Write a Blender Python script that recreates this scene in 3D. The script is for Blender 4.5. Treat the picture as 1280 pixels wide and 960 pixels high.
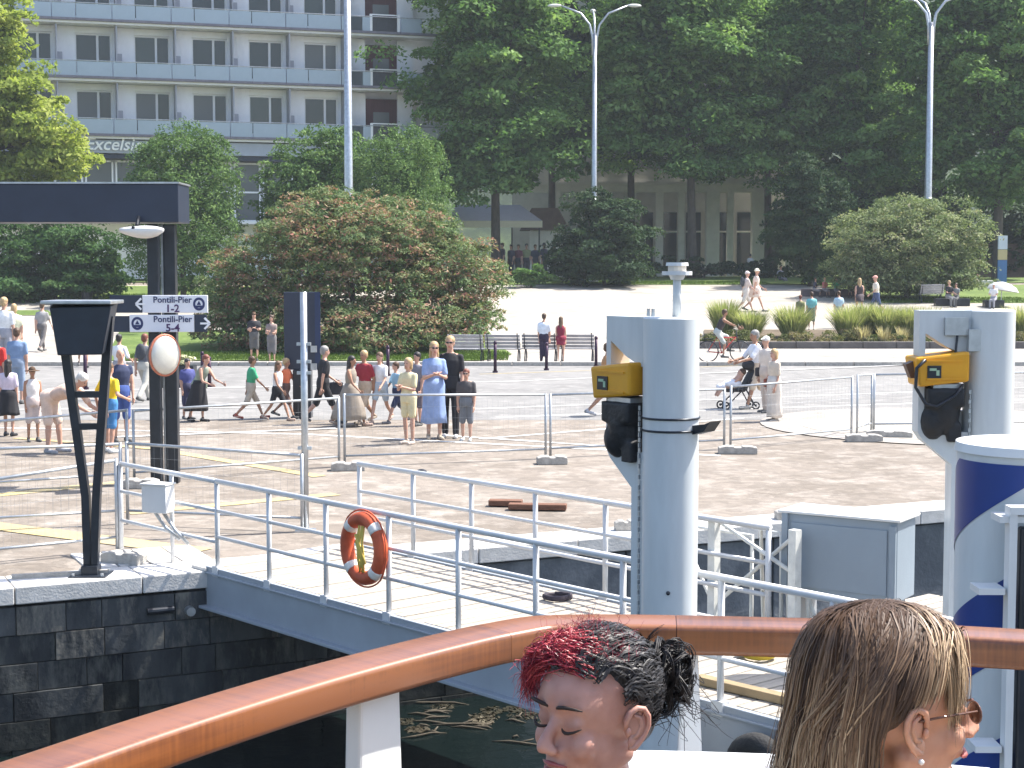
import bpy, bmesh, math, random
import numpy as np
from mathutils import Vector, Matrix, Euler
R = math.radians
random.seed(7)
for o in list(bpy.data.objects): bpy.data.objects.remove(o)
S = bpy.context.scene
COL = S.collection
# ---------------------------------------------------------------- camera, sky, sun, exposure
F = 2000.0; HOR = 335.0; CZ = 3.0
PIT = math.atan((480 - HOR) / F)
cam_d = bpy.data.cameras.new('camera'); cam = bpy.data.objects.new('camera', cam_d); COL.objects.link(cam)
cam.location = (0, 0, CZ); cam.rotation_euler = (math.pi / 2 - PIT, 0, 0)
cam_d.sensor_width = 36; cam_d.lens = 36 * F / 1280; cam_d.clip_start = 0.05; cam_d.clip_end = 3000
S.camera = cam
SUN_EL = R(57); SUN_H = Vector((0.94, 0.34, 0)).normalized()
SUN = Vector((SUN_H.x * math.cos(SUN_EL), SUN_H.y * math.cos(SUN_EL), math.sin(SUN_EL)))
w = bpy.data.worlds.new('World'); S.world = w; w.use_nodes = True
nt = w.node_tree
sky = nt.nodes.new('ShaderNodeTexSky'); sky.sky_type = 'NISHITA'; sky.sun_disc = False
sky.sun_elevation = SUN_EL; sky.sun_rotation = math.atan2(SUN_H.x, SUN_H.y)
sky.dust_density = 2.0
bg = nt.nodes['Background']; bg.inputs[1].default_value = 0.15
nt.links.new(sky.outputs[0], bg.inputs[0])
sd = bpy.data.lights.new('sun', 'SUN'); sd.energy = 5.0; sd.angle = R(0.53); sd.color = (1, .955, .88)
so = bpy.data.objects.new('sun', sd); COL.objects.link(so); so.location = (20, 10, 60)
so.rotation_euler = SUN.to_track_quat('Z', 'Y').to_euler()
S.view_settings.view_transform = 'Standard'; S.view_settings.look = 'None'
S.view_settings.exposure = 1.2; S.view_settings.gamma = 1
S.render.engine = 'CYCLES'
S.cycles.use_denoising = True
S.cycles.max_bounces = 6; S.cycles.diffuse_bounces = 3; S.cycles.glossy_bounces = 3; S.cycles.transmission_bounces = 4
S.cycles.transparent_max_bounces = 6; S.cycles.caustics_reflective = False; S.cycles.caustics_refractive = False

# ---------------------------------------------------------------- places
def gz(Y):
    """ground height over the quay: level by the water, rising to the park"""
    pts = ((0, 0), (50, 0), (58, .10), (90, 2.10), (100, 2.35), (4000, 2.35))
    for (a, za), (b, zb) in zip(pts, pts[1:]):
        if Y <= b: return za + (zb - za) * max(0, (Y - a)) / (b - a)
    return 2.35
FW = Vector((0, math.cos(PIT), -math.sin(PIT))); UP = Vector((0, math.sin(PIT), math.cos(PIT)))
def at(px, py, Y):
    r = FW + Vector((1, 0, 0)) * ((px - 640) / F) + UP * ((480 - py) / F)
    return Vector((0, 0, CZ)) + r * (Y / r.y)
def gp(px, py):
    """where the ground lies under that line of sight"""
    lo, hi = 8.0, 400.0
    for _ in range(60):
        m = (lo + hi) / 2
        if at(px, py, m).z > gz(m): lo = m
        else: hi = m
    p = at(px, py, lo); p.z = gz(p.y); return p
def rnd(a, b): return random.uniform(a, b)

# ---------------------------------------------------------------- materials
MATS = {}
def mat(name, col, rough=.6, metal=0.0, var=.12, scale=3.0, bump=0.0, bscale=40.0, spec=.4, stretch=(1, 1, 1), col2=None, coat=0.0, detail=6, trans=0.0):
    if name in MATS: return MATS[name]
    m = bpy.data.materials.new(name); m.use_nodes = True
    n, l = m.node_tree.nodes, m.node_tree.links
    b = n['Principled BSDF']
    b.inputs['Roughness'].default_value = rough; b.inputs['Metallic'].default_value = metal
    b.inputs['Specular IOR Level'].default_value = spec
    if coat: b.inputs['Coat Weight'].default_value = coat; b.inputs['Coat Roughness'].default_value = .12
    if trans: b.inputs['Transmission Weight'].default_value = trans
    tc = n.new('ShaderNodeTexCoord'); mp = n.new('ShaderNodeMapping'); mp.inputs['Scale'].default_value = stretch
    l.new(tc.outputs['Object'], mp.inputs[0])
    nz = n.new('ShaderNodeTexNoise'); nz.inputs['Scale'].default_value = scale; nz.inputs['Detail'].default_value = detail
    nz.inputs['Roughness'].default_value = .62
    l.new(mp.outputs[0], nz.inputs[0])
    cr = n.new('ShaderNodeValToRGB'); cr.color_ramp.elements[0].position = .32; cr.color_ramp.elements[1].position = .68
    c2 = col2 or tuple(min(1, c * (1 + var)) for c in col)
    c1 = tuple(c * (1 - var) for c in col)
    cr.color_ramp.elements[0].color = (*c1, 1); cr.color_ramp.elements[1].color = (*c2, 1)
    l.new(nz.outputs[0], cr.inputs[0]); l.new(cr.outputs[0], b.inputs['Base Color'])
    if bump:
        bn = n.new('ShaderNodeTexNoise'); bn.inputs['Scale'].default_value = bscale; bn.inputs['Detail'].default_value = 4
        l.new(mp.outputs[0], bn.inputs[0])
        bp = n.new('ShaderNodeBump'); bp.inputs['Strength'].default_value = bump; bp.inputs['Distance'].default_value = .02
        l.new(bn.outputs[0], bp.inputs['Height']); l.new(bp.outputs[0], b.inputs['Normal'])
    MATS[name] = m; return m
def leafmat(name, cols, trans=.35, rough=.7):
    """cols: list of (position, colour) along the per-leaf tint"""
    if name in MATS: return MATS[name]
    m = bpy.data.materials.new(name); m.use_nodes = True
    n, l = m.node_tree.nodes, m.node_tree.links
    b = n['Principled BSDF']; b.inputs['Roughness'].default_value = rough; b.inputs['Specular IOR Level'].default_value = .12
    a = n.new('ShaderNodeAttribute'); a.attribute_name = 'tint'
    cr = n.new('ShaderNodeValToRGB'); e = cr.color_ramp.elements
    while len(e) < len(cols): e.new(.5)
    for i, (p, c) in enumerate(cols): e[i].position = p; e[i].color = (*c, 1)
    l.new(a.outputs['Fac'], cr.inputs[0]); l.new(cr.outputs[0], b.inputs['Base Color'])
    t = n.new('ShaderNodeBsdfTranslucent')
    mx = n.new('ShaderNodeMixRGB'); mx.blend_type = 'MULTIPLY'; mx.inputs[0].default_value = 1; mx.inputs[2].default_value = (.92, 1.0, .62, 1)
    l.new(cr.outputs[0], mx.inputs[1]); l.new(mx.outputs[0], t.inputs[0])
    ms = n.new('ShaderNodeMixShader'); ms.inputs[0].default_value = trans
    l.new(b.outputs[0], ms.inputs[1]); l.new(t.outputs[0], ms.inputs[2]); l.new(ms.outputs[0], n['Material Output'].inputs[0])
    MATS[name] = m; return m
def glassmat(name, col, alpha_mix=.5, rough=.08):
    if name in MATS: return MATS[name]
    m = bpy.data.materials.new(name); m.use_nodes = True
    n, l = m.node_tree.nodes, m.node_tree.links
    b = n['Principled BSDF']; b.inputs['Base Color'].default_value = (*col, 1); b.inputs['Roughness'].default_value = rough
    tc = n.new('ShaderNodeTexCoord'); nz = n.new('ShaderNodeTexNoise'); nz.inputs['Scale'].default_value = .8
    l.new(tc.outputs['Object'], nz.inputs[0])
    bp = n.new('ShaderNodeBump'); bp.inputs['Strength'].default_value = .05; bp.inputs['Distance'].default_value = .05
    l.new(nz.outputs[0], bp.inputs['Height']); l.new(bp.outputs[0], b.inputs['Normal'])
    t = n.new('ShaderNodeBsdfTransparent'); t.inputs[0].default_value = (.75, .82, .85, 1)
    ms = n.new('ShaderNodeMixShader'); ms.inputs[0].default_value = alpha_mix
    l.new(b.outputs[0], ms.inputs[1]); l.new(t.outputs[0], ms.inputs[2]); l.new(ms.outputs[0], n['Material Output'].inputs[0])
    MATS[name] = m; return m

# ---------------------------------------------------------------- mesh helper
def frame(d):
    d = Vector(d).normalized(); a = Vector((0, 0, 1)) if abs(d.z) < .95 else Vector((1, 0, 0))
    u = d.cross(a).normalized(); return u, d.cross(u).normalized()
class MB:
    def __init__(s): s.v = []; s.f = []; s.mi = []; s.cur = 0
    def add(s, vs, fs):
        k = len(s.v); s.v += [tuple(p) for p in vs]; s.f += [tuple(i + k for i in f) for f in fs]; s.mi += [s.cur] * len(fs); return s
    def box(s, c, d, M=None):
        x, y, z = d[0] / 2, d[1] / 2, d[2] / 2
        vs = [Vector((a * x, b * y, e * z)) for a in (-1, 1) for b in (-1, 1) for e in (-1, 1)]
        if M is not None: vs = [M @ p for p in vs]
        c = Vector(c)
        return s.add([p + c for p in vs], [(0, 1, 3, 2), (4, 6, 7, 5), (0, 4, 5, 1), (2, 3, 7, 6), (0, 2, 6, 4), (1, 5, 7, 3)])
    def tube(s, p0, p1, r0, r1=None, n=8):
        return s.path([p0, p1], [r0, r0 if r1 is None else r1], n)
    def path(s, pts, r, n=8, closed=False, sq=(1, 1)):
        pts = [Vector(p) for p in pts]; m = len(pts)
        if not isinstance(r, (list, tuple)): r = [r] * m
        vs = []; fs = []; u = None
        for i, p in enumerate(pts):
            if closed: d = pts[(i + 1) % m] - pts[i - 1]
            else: d = pts[min(i + 1, m - 1)] - pts[max(i - 1, 0)]
            if d.length < 1e-9: d = Vector((0, 0, 1))
            d.normalize()
            if u is None: u, vv = frame(d)
            u = (u - d * u.dot(d)); u = u.normalized() if u.length > 1e-6 else frame(d)[0]
            vv = d.cross(u)
            for k in range(n):
                a = 2 * math.pi * (k + (.5 if n == 4 else 0)) / n
                vs.append(p + (u * math.cos(a) * sq[0] + vv * math.sin(a) * sq[1]) * r[i])
        for i in range(m if closed else m - 1):
            for k in range(n):
                a, b = i * n + k, i * n + (k + 1) % n; j = ((i + 1) % m) * n
                fs.append((a, b, j + (k + 1) % n, j + k))
        if not closed: fs.append(tuple(range(n - 1, -1, -1))); fs.append(tuple(range((m - 1) * n, m * n)))
        return s.add(vs, fs)
    def ell(s, c, r, n=12, m=8, M=None):
        c = Vector(c); r = r if isinstance(r, (tuple, list)) else (r, r, r); vs = []; fs = []
        for i in range(m + 1):
            t = math.pi * i / m
            for k in range(n):
                a = 2 * math.pi * k / n
                p = Vector((r[0] * math.sin(t) * math.cos(a), r[1] * math.sin(t) * math.sin(a), r[2] * math.cos(t)))
                vs.append((M @ p if M is not None else p) + c)
        for i in range(m):
            for k in range(n):
                a, b = i * n + k, i * n + (k + 1) % n
                fs.append((a, a + n, b + n, b))
        return s.add(vs, fs)
    def cap(s, p0, p1, r0, r1, n=10):
        s.tube(p0, p1, r0, r1, n); s.ell(p0, r0, n, 6); s.ell(p1, r1, n, 6); return s
    def rings(s, rings, close=True):
        n = len(rings[0]); vs = [p for r in rings for p in r]; fs = []
        for i in range(len(rings) - 1):
            for k in range(n):
                a, b = i * n + k, i * n + (k + 1) % n; fs.append((a, b, b + n, a + n))
        if close: fs.append(tuple(range(n - 1, -1, -1))); fs.append(tuple(range((len(rings) - 1) * n, len(rings) * n)))
        return s.add(vs, fs)
    def prism(s, poly, off):
        """poly: planar points, off: vector it is extruded by"""
        n = len(poly); off = Vector(off); vs = [Vector(p) for p in poly] + [Vector(p) + off for p in poly]
        fs = [tuple(range(n - 1, -1, -1)), tuple(range(n, 2 * n))] + [(i, (i + 1) % n, (i + 1) % n + n, i + n) for i in range(n)]
        return s.add(vs, fs)
    def quad(s, a, b, c, d): return s.add([a, b, c, d], [(0, 1, 2, 3)])
    def mesh(s, name):
        me = bpy.data.meshes.new(name); me.from_pydata(s.v, [], s.f); me.update(); return me
    def build(s, name, m, parent=None, smooth=False, bevel=0, angle=None):
        me = s.mesh(name)
        ms = m if isinstance(m, (list, tuple)) else [m]
        for x in ms: me.materials.append(x)
        if len(ms) > 1: me.polygons.foreach_set('material_index', s.mi)
        bm = bmesh.new(); bm.from_mesh(me); bmesh.ops.recalc_face_normals(bm, faces=bm.faces); bm.to_mesh(me); bm.free()
        o = bpy.data.objects.new(name, me); COL.objects.link(o)
        if parent is not None: o.parent = parent
        if smooth: me.shade_smooth()
        if angle: me.set_sharp_from_angle(angle=R(angle))
        if bevel:
            b = o.modifiers.new('bevel', 'BEVEL'); b.width = bevel; b.segments = 2; b.limit_method = 'ANGLE'; b.angle_limit = R(40)
        return o
def tag(o, label, cat, group=None):
    o['label'] = label; o['category'] = cat
    if group: o['group'] = group
    return o
def kind(o, k, label=None):
    o['kind'] = k
    if label: o['label'] = label
    return o
def empty(name, loc, rz=0, label=None, cat=None, group=None):
    o = bpy.data.objects.new(name, None); COL.objects.link(o); o.location = loc; o.rotation_euler = (0, 0, rz); o.empty_display_size = .2
    if label: tag(o, label, cat, group)
    return o
def inst(src, parent, loc=(0, 0, 0), rot=(0, 0, 0), sc=(1, 1, 1)):
    c = src.copy(); COL.objects.link(c); c.parent = parent; c.location = loc; c.rotation_euler = rot; c.scale = sc; return c
def copy_tree(o, parent=None):
    c = o.copy(); COL.objects.link(c); c.parent = parent
    for ch in list(o.children): copy_tree(ch, c)
    return c
JOBS = []
def remesh(o, vox, smooth=2, extra=None, mats=None, deform=None):
    r = o.modifiers.new('remesh', 'REMESH'); r.mode = 'VOXEL'; r.voxel_size = vox; r.use_smooth_shade = True
    if smooth: q = o.modifiers.new('smooth', 'SMOOTH'); q.iterations = smooth; q.factor = .5
    JOBS.append((o, extra, mats, deform)); return o
def finish_jobs():
    bpy.context.view_layer.update()
    dg = bpy.context.evaluated_depsgraph_get()
    for o, extra, mats, deform in JOBS:
        me = bpy.data.meshes.new_from_object(o.evaluated_get(dg)); o.modifiers.clear(); o.data = me
        if deform:
            co = np.empty(len(me.vertices) * 3, np.float32); me.vertices.foreach_get('co', co); me.vertices.foreach_set('co', deform(co.reshape(-1, 3).astype(float)).astype(np.float32).ravel()); me.update()
        if extra:
            for m in mats: me.materials.append(m)
            bm = bmesh.new(); bm.from_mesh(me)
            vs = [bm.verts.new(p) for p in extra.v]
            for f, mi in zip(extra.f, extra.mi):
                try: q = bm.faces.new([vs[i] for i in f]); q.material_index = mi; q.smooth = True
                except ValueError: pass
            bm.to_mesh(me); bm.free()
        me.shade_smooth()
    JOBS.clear()
def text_mesh(name, s, size, m, M, parent, shear=0, extrude=.004, align='CENTER', bold=0):
    c = bpy.data.curves.new(name, 'FONT'); c.body = s; c.size = size; c.shear = shear; c.extrude = extrude; c.align_x = align; c.align_y = 'CENTER'; c.offset = bold; c.resolution_u = 3
    o = bpy.data.objects.new(name, c); COL.objects.link(o)
    dg = bpy.context.evaluated_depsgraph_get()
    me = bpy.data.meshes.new_from_object(o.evaluated_get(dg)); bpy.data.objects.remove(o)
    me.materials.clear(); me.materials.append(m)
    q = bpy.data.objects.new(name, me); COL.objects.link(q); q.parent = parent; q.matrix_local = M; return q

# common materials
WHITE = mat('white_paint', (.66, .66, .65), .35, var=.06, scale=2.5, bump=.03, bscale=12)
GALV = mat('galvanised_steel', (.43, .45, .47), .38, .75, var=.18, scale=9)
RAILPAINT = mat('pale_grey_rail_paint', (.58, .585, .59), .4, .05, var=.08, scale=6)
BLACKM = mat('black_metal', (.018, .022, .03), .32, .2, var=.3, scale=5)
NAVY = mat('navy_metal', (.026, .034, .058), .38, .1, var=.12, scale=2)
CONC = mat('concrete', (.36, .34, .31), .9, var=.22, scale=14, bump=.4, bscale=60)
SIGNW = mat('sign_white', (.74, .75, .80), .4, var=.03)
# ================================================================ ground, road, water
def groundmat(name, ca, cb, cc, cell=0, s1=.25, s2=3.0, rough=.85, bump=.35, cellsc=7.0, celldark=.8, rand=0, stretch=None):
    m = bpy.data.materials.new(name); m.use_nodes = True
    n, l = m.node_tree.nodes, m.node_tree.links
    b = n['Principled BSDF']; b.inputs['Roughness'].default_value = rough; b.inputs['Specular IOR Level'].default_value = .25
    tc = n.new('ShaderNodeTexCoord'); crd = tc.outputs['Object']
    if rand:
        oi = n.new('ShaderNodeObjectInfo'); va = n.new('ShaderNodeVectorMath'); va.operation = 'MULTIPLY_ADD'; cx = n.new('ShaderNodeCombineXYZ')
        for i_ in range(3): l.new(oi.outputs['Random'], cx.inputs[i_])
        va.inputs[1].default_value = (37, 53, 71); l.new(cx.outputs[0], va.inputs[0]); l.new(tc.outputs['Object'], va.inputs[2]); crd = va.outputs[0]
    if stretch:
        mp = n.new('ShaderNodeMapping'); mp.inputs['Scale'].default_value = stretch; l.new(crd, mp.inputs[0]); crd = mp.outputs[0]
    n1 = n.new('ShaderNodeTexNoise'); n1.inputs['Scale'].default_value = s1; n1.inputs['Detail'].default_value = 7; n1.inputs['Roughness'].default_value = .65
    n2 = n.new('ShaderNodeTexNoise'); n2.inputs['Scale'].default_value = s2; n2.inputs['Detail'].default_value = 6; n2.inputs['Roughness'].default_value = .7
    l.new(crd, n1.inputs[0]); l.new(crd, n2.inputs[0])
    r1 = n.new('ShaderNodeValToRGB'); r1.color_ramp.elements[0].position = .40; r1.color_ramp.elements[1].position = .60
    r1.color_ramp.elements[0].color = (*ca, 1); r1.color_ramp.elements[1].color = (*cb, 1); l.new(n1.outputs[0], r1.inputs[0])
    r2 = n.new('ShaderNodeValToRGB'); r2.color_ramp.elements[0].position = .48; r2.color_ramp.elements[1].position = .66
    r2.color_ramp.elements[0].color = (0, 0, 0, 1); r2.color_ramp.elements[1].color = (1, 1, 1, 1); l.new(n2.outputs[0], r2.inputs[0])
    mx = n.new('ShaderNodeMixRGB'); l.new(r2.outputs[0], mx.inputs[0]); l.new(r1.outputs[0], mx.inputs[1]); mx.inputs[2].default_value = (*cc, 1)
    out = mx.outputs[0]
    if cell:
        v = n.new('ShaderNodeTexVoronoi'); v.inputs['Scale'].default_value = cellsc; l.new(tc.outputs['Object'], v.inputs[0])
        rv = n.new('ShaderNodeMapRange'); rv.inputs[3].default_value = celldark; rv.inputs[4].default_value = 1.08
        sp = n.new('ShaderNodeSeparateColor'); l.new(v.outputs['Color'], sp.inputs[0]); l.new(sp.outputs[0], rv.inputs[0])
        mm = n.new('ShaderNodeMixRGB'); mm.blend_type = 'MULTIPLY'; mm.inputs[0].default_value = 1
        l.new(out, mm.inputs[1]); l.new(rv.outputs[0], mm.inputs[2]); out = mm.outputs[0]
    l.new(out, b.inputs['Base Color'])
    bn = n.new('ShaderNodeTexNoise'); bn.inputs['Scale'].default_value = 18; bn.inputs['Detail'].default_value = 5; l.new(tc.outputs['Object'], bn.inputs[0])
    bp = n.new('ShaderNodeBump'); bp.inputs['Strength'].default_value = bump; bp.inputs['Distance'].default_value = .03
    l.new(bn.outputs[0], bp.inputs['Height']); l.new(bp.outputs[0], b.inputs['Normal'])
    return m
G_QUAY = groundmat('sett_paving', (.175, .148, .122), (.222, .19, .160), (.30, .265, .23), 1, .30, 1.4)
G_ROAD = groundmat('bleached_asphalt', (.165, .16, .155), (.205, .20, .193), (.255, .245, .235), 0, .3, 2.2)
G_PLAZA = groundmat('pale_stone_paving', (.31, .285, .245), (.385, .355, .31), (.265, .24, .21), 1, .10, .45, cellsc=1.6, celldark=.9)
G_WALK = groundmat('walk_paving', (.28, .255, .23), (.34, .31, .28), (.24, .22, .2), 1, .3, 1.0, cellsc=3, celldark=.88)
G_LAWN = groundmat('mown_grass', (.085, .13, .03), (.13, .18, .045), (.06, .10, .02), 0, .8, 6, bump=.8)
G_SOIL = groundmat('planting_soil', (.10, .075, .05), (.14, .11, .075), (.08, .06, .04), 0, .8, 5)
WLINE = groundmat('worn_white_line', (.62, .61, .59), (.70, .69, .67), (.42, .40, .38), 0, .8, 4)
YLINE = groundmat('worn_yellow_line', (.42, .33, .16), (.48, .38, .19), (.27, .235, .19), 0, .8, 4)
def edge(X):
    return 12.26 if X < -10 else (22.0 if X > 10 else 17.13 + .487 * X)
def zrows(Y0, Y1):
    return sorted({Y0, Y1} | {y for y in (50, 54, 58, 66, 74, 82, 90, 95, 100) if Y0 < y < Y1})
def sheet(name, rows, dz, m, k='structure'):
    """rows: (Y, Xleft, Xright); follows the ground"""
    ys = zrows(rows[0][0], rows[-1][0]) ; ys = sorted(set(ys) | {r[0] for r in rows}); b = MB(); rr = []
    for y in ys:
        for a, c in zip(rows, rows[1:]):
            if a[0] <= y <= c[0]:
                t = (y - a[0]) / (c[0] - a[0]); rr.append((y, a[1] + t * (c[1] - a[1]), a[2] + t * (c[2] - a[2]))); break
    for p, q in zip(rr, rr[1:]):
        b.quad((p[1], p[0], gz(p[0]) + dz), (p[2], p[0], gz(p[0]) + dz), (q[2], q[0], gz(q[0]) + dz), (q[1], q[0], gz(q[0]) + dz))
    o = b.build(name, m)
    if k: o['kind'] = k
    return o
b = MB(); xs = [-600, -60, -10] + [-9 + i for i in range(19)] + [10, 60, 600]; ysf = [30, 50, 54, 58, 66, 74, 82, 90, 95, 100, 300, 1500]
grid = []
for x in xs:
    grid.append([(x, edge(x) + .1, 0)] + [(x, y, gz(y)) for y in ysf])
for a, c in zip(grid, grid[1:]):
    for i in range(len(ysf)): b.quad(a[i], c[i], c[i + 1], a[i + 1])
kind(b.build('quay_ground', G_QUAY), 'structure')
sheet('road', [(31.5, -200, 200), (49, -200, 200)], .004, G_ROAD)
sheet('pavement', [(49.3, -200, 200), (57.5, -200, 200)], .02, G_WALK)
sheet('plaza', [(57.5, -200, 200), (89, -200, 200)], .024, G_PLAZA)
# kerb between road and pavement
kb = MB()
for i in range(80): kb.box((-60 + i * 1.5 + .75, 49.15, .06), (1.48, .28, .14))
kerb = kind(kb.build('kerb', CONC, bevel=.02), 'structure')
# road markings
mk = MB()
def line(p, q, wd, m=None, dz=.009):
    a, c = gp(*p), gp(*q); d = (c - a); d.z = 0; s = Vector((-d.y, d.x, 0)).normalized() * wd / 2
    up = Vector((0, 0, dz))
    return (a - s + up, c - s + up, c + s + up, a + s + up)
for i, (p, q, wd) in enumerate([((-40, 534), (380, 543), .14), ((380, 543), (900, 570), .14), ((620, 522), (1300, 499), .13), ((600, 549), (930, 523), .12), ((560, 545), (860, 565), .12),
        ((590, 512), (1300, 484), .12), ((640, 477), (1300, 449.5), .14), ((-40, 492), (640, 477), .14), ((120, 548), (420, 536), .18), ((-40, 513), (330, 510), .10)]):
    o = MB().quad(*line(p, q, wd, dz=.006 + .001 * i)).build('road_line', WLINE); kind(o, 'structure')
for i, (p, q, wd) in enumerate([((-30, 622), (180, 600), .30), ((160, 642), (420, 618), .26), ((215, 565), (400, 596), .24), ((-30, 655), (250, 690), .40), ((600, 468), (1000, 455), .12), ((20, 548), (200, 562), .2)]):
    o = MB().quad(*line(p, q, wd, dz=.006 + .001 * i)).build('road_line', YLINE); kind(o, 'structure')
# pale paved circle by the crossing
c0 = gp(1195, 532)
def disc(c, r, z, n=56): return MB().add([(c.x + r * math.cos(2 * math.pi * i / n), c.y + r * math.sin(2 * math.pi * i / n), z) for i in range(n)], [tuple(range(n))])
kind(disc(c0, 3.7, .018).build('paved_circle', G_WALK), 'structure')
kind(disc(c0, 3.0, .022).build('paved_circle', G_PLAZA), 'structure')
# lawns
def pxX(px, Y): return (px - 640) * Y / F
sheet('lawn', [(51, pxX(130, 51), pxX(600, 51)), (54, pxX(130, 54), pxX(640, 54)), (64, pxX(150, 64), pxX(610, 64))], .05, G_LAWN)
sheet('lawn', [(89, pxX(600, 89), pxX(1000, 89)), (100, -80, 80), (140, -80, 80)], .05, G_LAWN)
sheet('lawn', [(78, pxX(-100, 78), pxX(200, 78)), (88, pxX(-100, 88), pxX(600, 88))], .05, G_LAWN)
sheet('lawn', [(70.5, pxX(-100, 70), pxX(64, 70)), (73, pxX(-100, 73), pxX(60, 73))], .05, G_LAWN)
sheet('lawn', [(77, pxX(1100, 77), pxX(1500, 77)), (88.9, pxX(1020, 89), pxX(1500, 89))], .05, G_LAWN)
sheet('planting_bed', [(57.8, pxX(880, 57.8), pxX(1600, 57.8)), (64, pxX(880, 64), pxX(1600, 64))], .07, G_SOIL)
kb = MB()
for i in range(20):
    x0 = pxX(870, 57.4) + i * 1.2; kb.box((x0 + .6, 57.5, .2), (1.18, .22, .32))
kind(kb.build('kerb', mat('dark_kerb', (.11, .10, .095), .8, var=.2, bump=.2), bevel=.02), 'structure')
# quay wall and coping
e_dir = Vector((1, .487, 0)).normalized(); ang = math.atan(.487); n_out = Vector((e_dir.y, -e_dir.x, 0))
STAIN = groundmat('stained_quay_stone', (.022, .026, .03), (.085, .09, .092), (.20, .185, .155), 0, .8, 2.2, bump=.28, rand=1, stretch=(2.2, 2.2, .7))
WALLC = groundmat('dark_quay_concrete', (.10, .11, .12), (.16, .17, .18), (.24, .245, .25), 0, .7, 1.2, bump=.4)
COPE = mat('pale_granite', (.56, .54, .51), .75, var=.12, scale=6, bump=.25, bscale=50)
org = Vector((0, 17.13, 0)); Wm = Matrix.Rotation(ang, 4, 'Z')
qw = MB().box((0, .45, -1.62), (22.4, .6, 2.94)).build('quay_wall', mat('quay_joint', (.012, .013, .015), .9, var=.3)); qw.location = org; qw.rotation_euler = (0, 0, ang); kind(qw, 'structure')
blocks = []
STAIN2 = groundmat('wet_quay_stone', (.012, .015, .018), (.05, .054, .056), (.10, .10, .09), 0, .9, 2.2, bump=.28, rand=1, stretch=(2.2, 2.2, .7))
STAIN3 = groundmat('algae_quay_stone', (.008, .010, .010), (.022, .025, .024), (.05, .052, .045), 0, .9, 2.2, bump=.28, rand=1, stretch=(2.2, 2.2, .7))
for sm_ in (STAIN, STAIN2, STAIN3):
    rw = []
    for wd in (.34, .46, .58, .71, .84):
        o = MB().box((0, 0, 0), (wd - .008, .16, .268)).build('stone_block', sm_, bevel=.003); COL.objects.unlink(o); rw.append((wd, o))
    blocks.append(rw)
for r_ in range(6):
    u = -8.5 + rnd(0, .4)
    while u < -.6:
        wd, src = random.choice(blocks[min(2, max(0, (r_ + random.choice((0, 0, 1))) // 2))])
        inst(src, qw, (u + wd / 2, .09 + rnd(-.014, .014), -.32 - r_ * .275), (rnd(-.01, .01), 0, rnd(-.012, .012)), (1, 1, 1 - rnd(0, .015))); u += wd
panel = MB().box((0, 0, 0), (1.98, .12, 1.5)).build('wall_panel', WALLC, bevel=.015); COL.objects.unlink(panel)
for i in range(6): inst(panel, qw, (.45 + i * 2.0, .10, -.93))
slab = MB().box((0, 0, 0), (1.19, .62, .17)).build('coping_stone', COPE, bevel=.012); COL.objects.unlink(slab)
for i in range(18): inst(slab, qw, (-10.6 + i * 1.2, .29 + rnd(-.006, .006), -.073), (0, 0, rnd(-.004, .004)))
slab2 = MB().box((0, 0, 0), (.30, .9, .05)).build('coping_stone', COPE, bevel=.008); COL.objects.unlink(slab2)
for i in range(4): inst(slab2, qw, (-4.25 + i * .32, 1.07, -.006), (0, 0, 0))
# water
wm = bpy.data.materials.new('lake_water'); wm.use_nodes = True; n, l = wm.node_tree.nodes, wm.node_tree.links
pb = n['Principled BSDF']; pb.inputs['Base Color'].default_value = (.004, .008, .008, 1); pb.inputs['Roughness'].default_value = .06; pb.inputs['IOR'].default_value = 1.33
tc = n.new('ShaderNodeTexCoord'); nz = n.new('ShaderNodeTexNoise'); nz.inputs['Scale'].default_value = 2.2; nz.inputs['Detail'].default_value = 5; l.new(tc.outputs['Object'], nz.inputs[0])
bp = n.new('ShaderNodeBump'); bp.inputs['Strength'].default_value = .35; bp.inputs['Distance'].default_value = .12; l.new(nz.outputs[0], bp.inputs['Height']); l.new(bp.outputs[0], pb.inputs['Normal'])
kind(MB().quad((-300, -300, -1.6), (300, -300, -1.6), (300, 40, -1.6), (-300, 40, -1.6)).build('lake_water', wm), 'structure')

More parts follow.
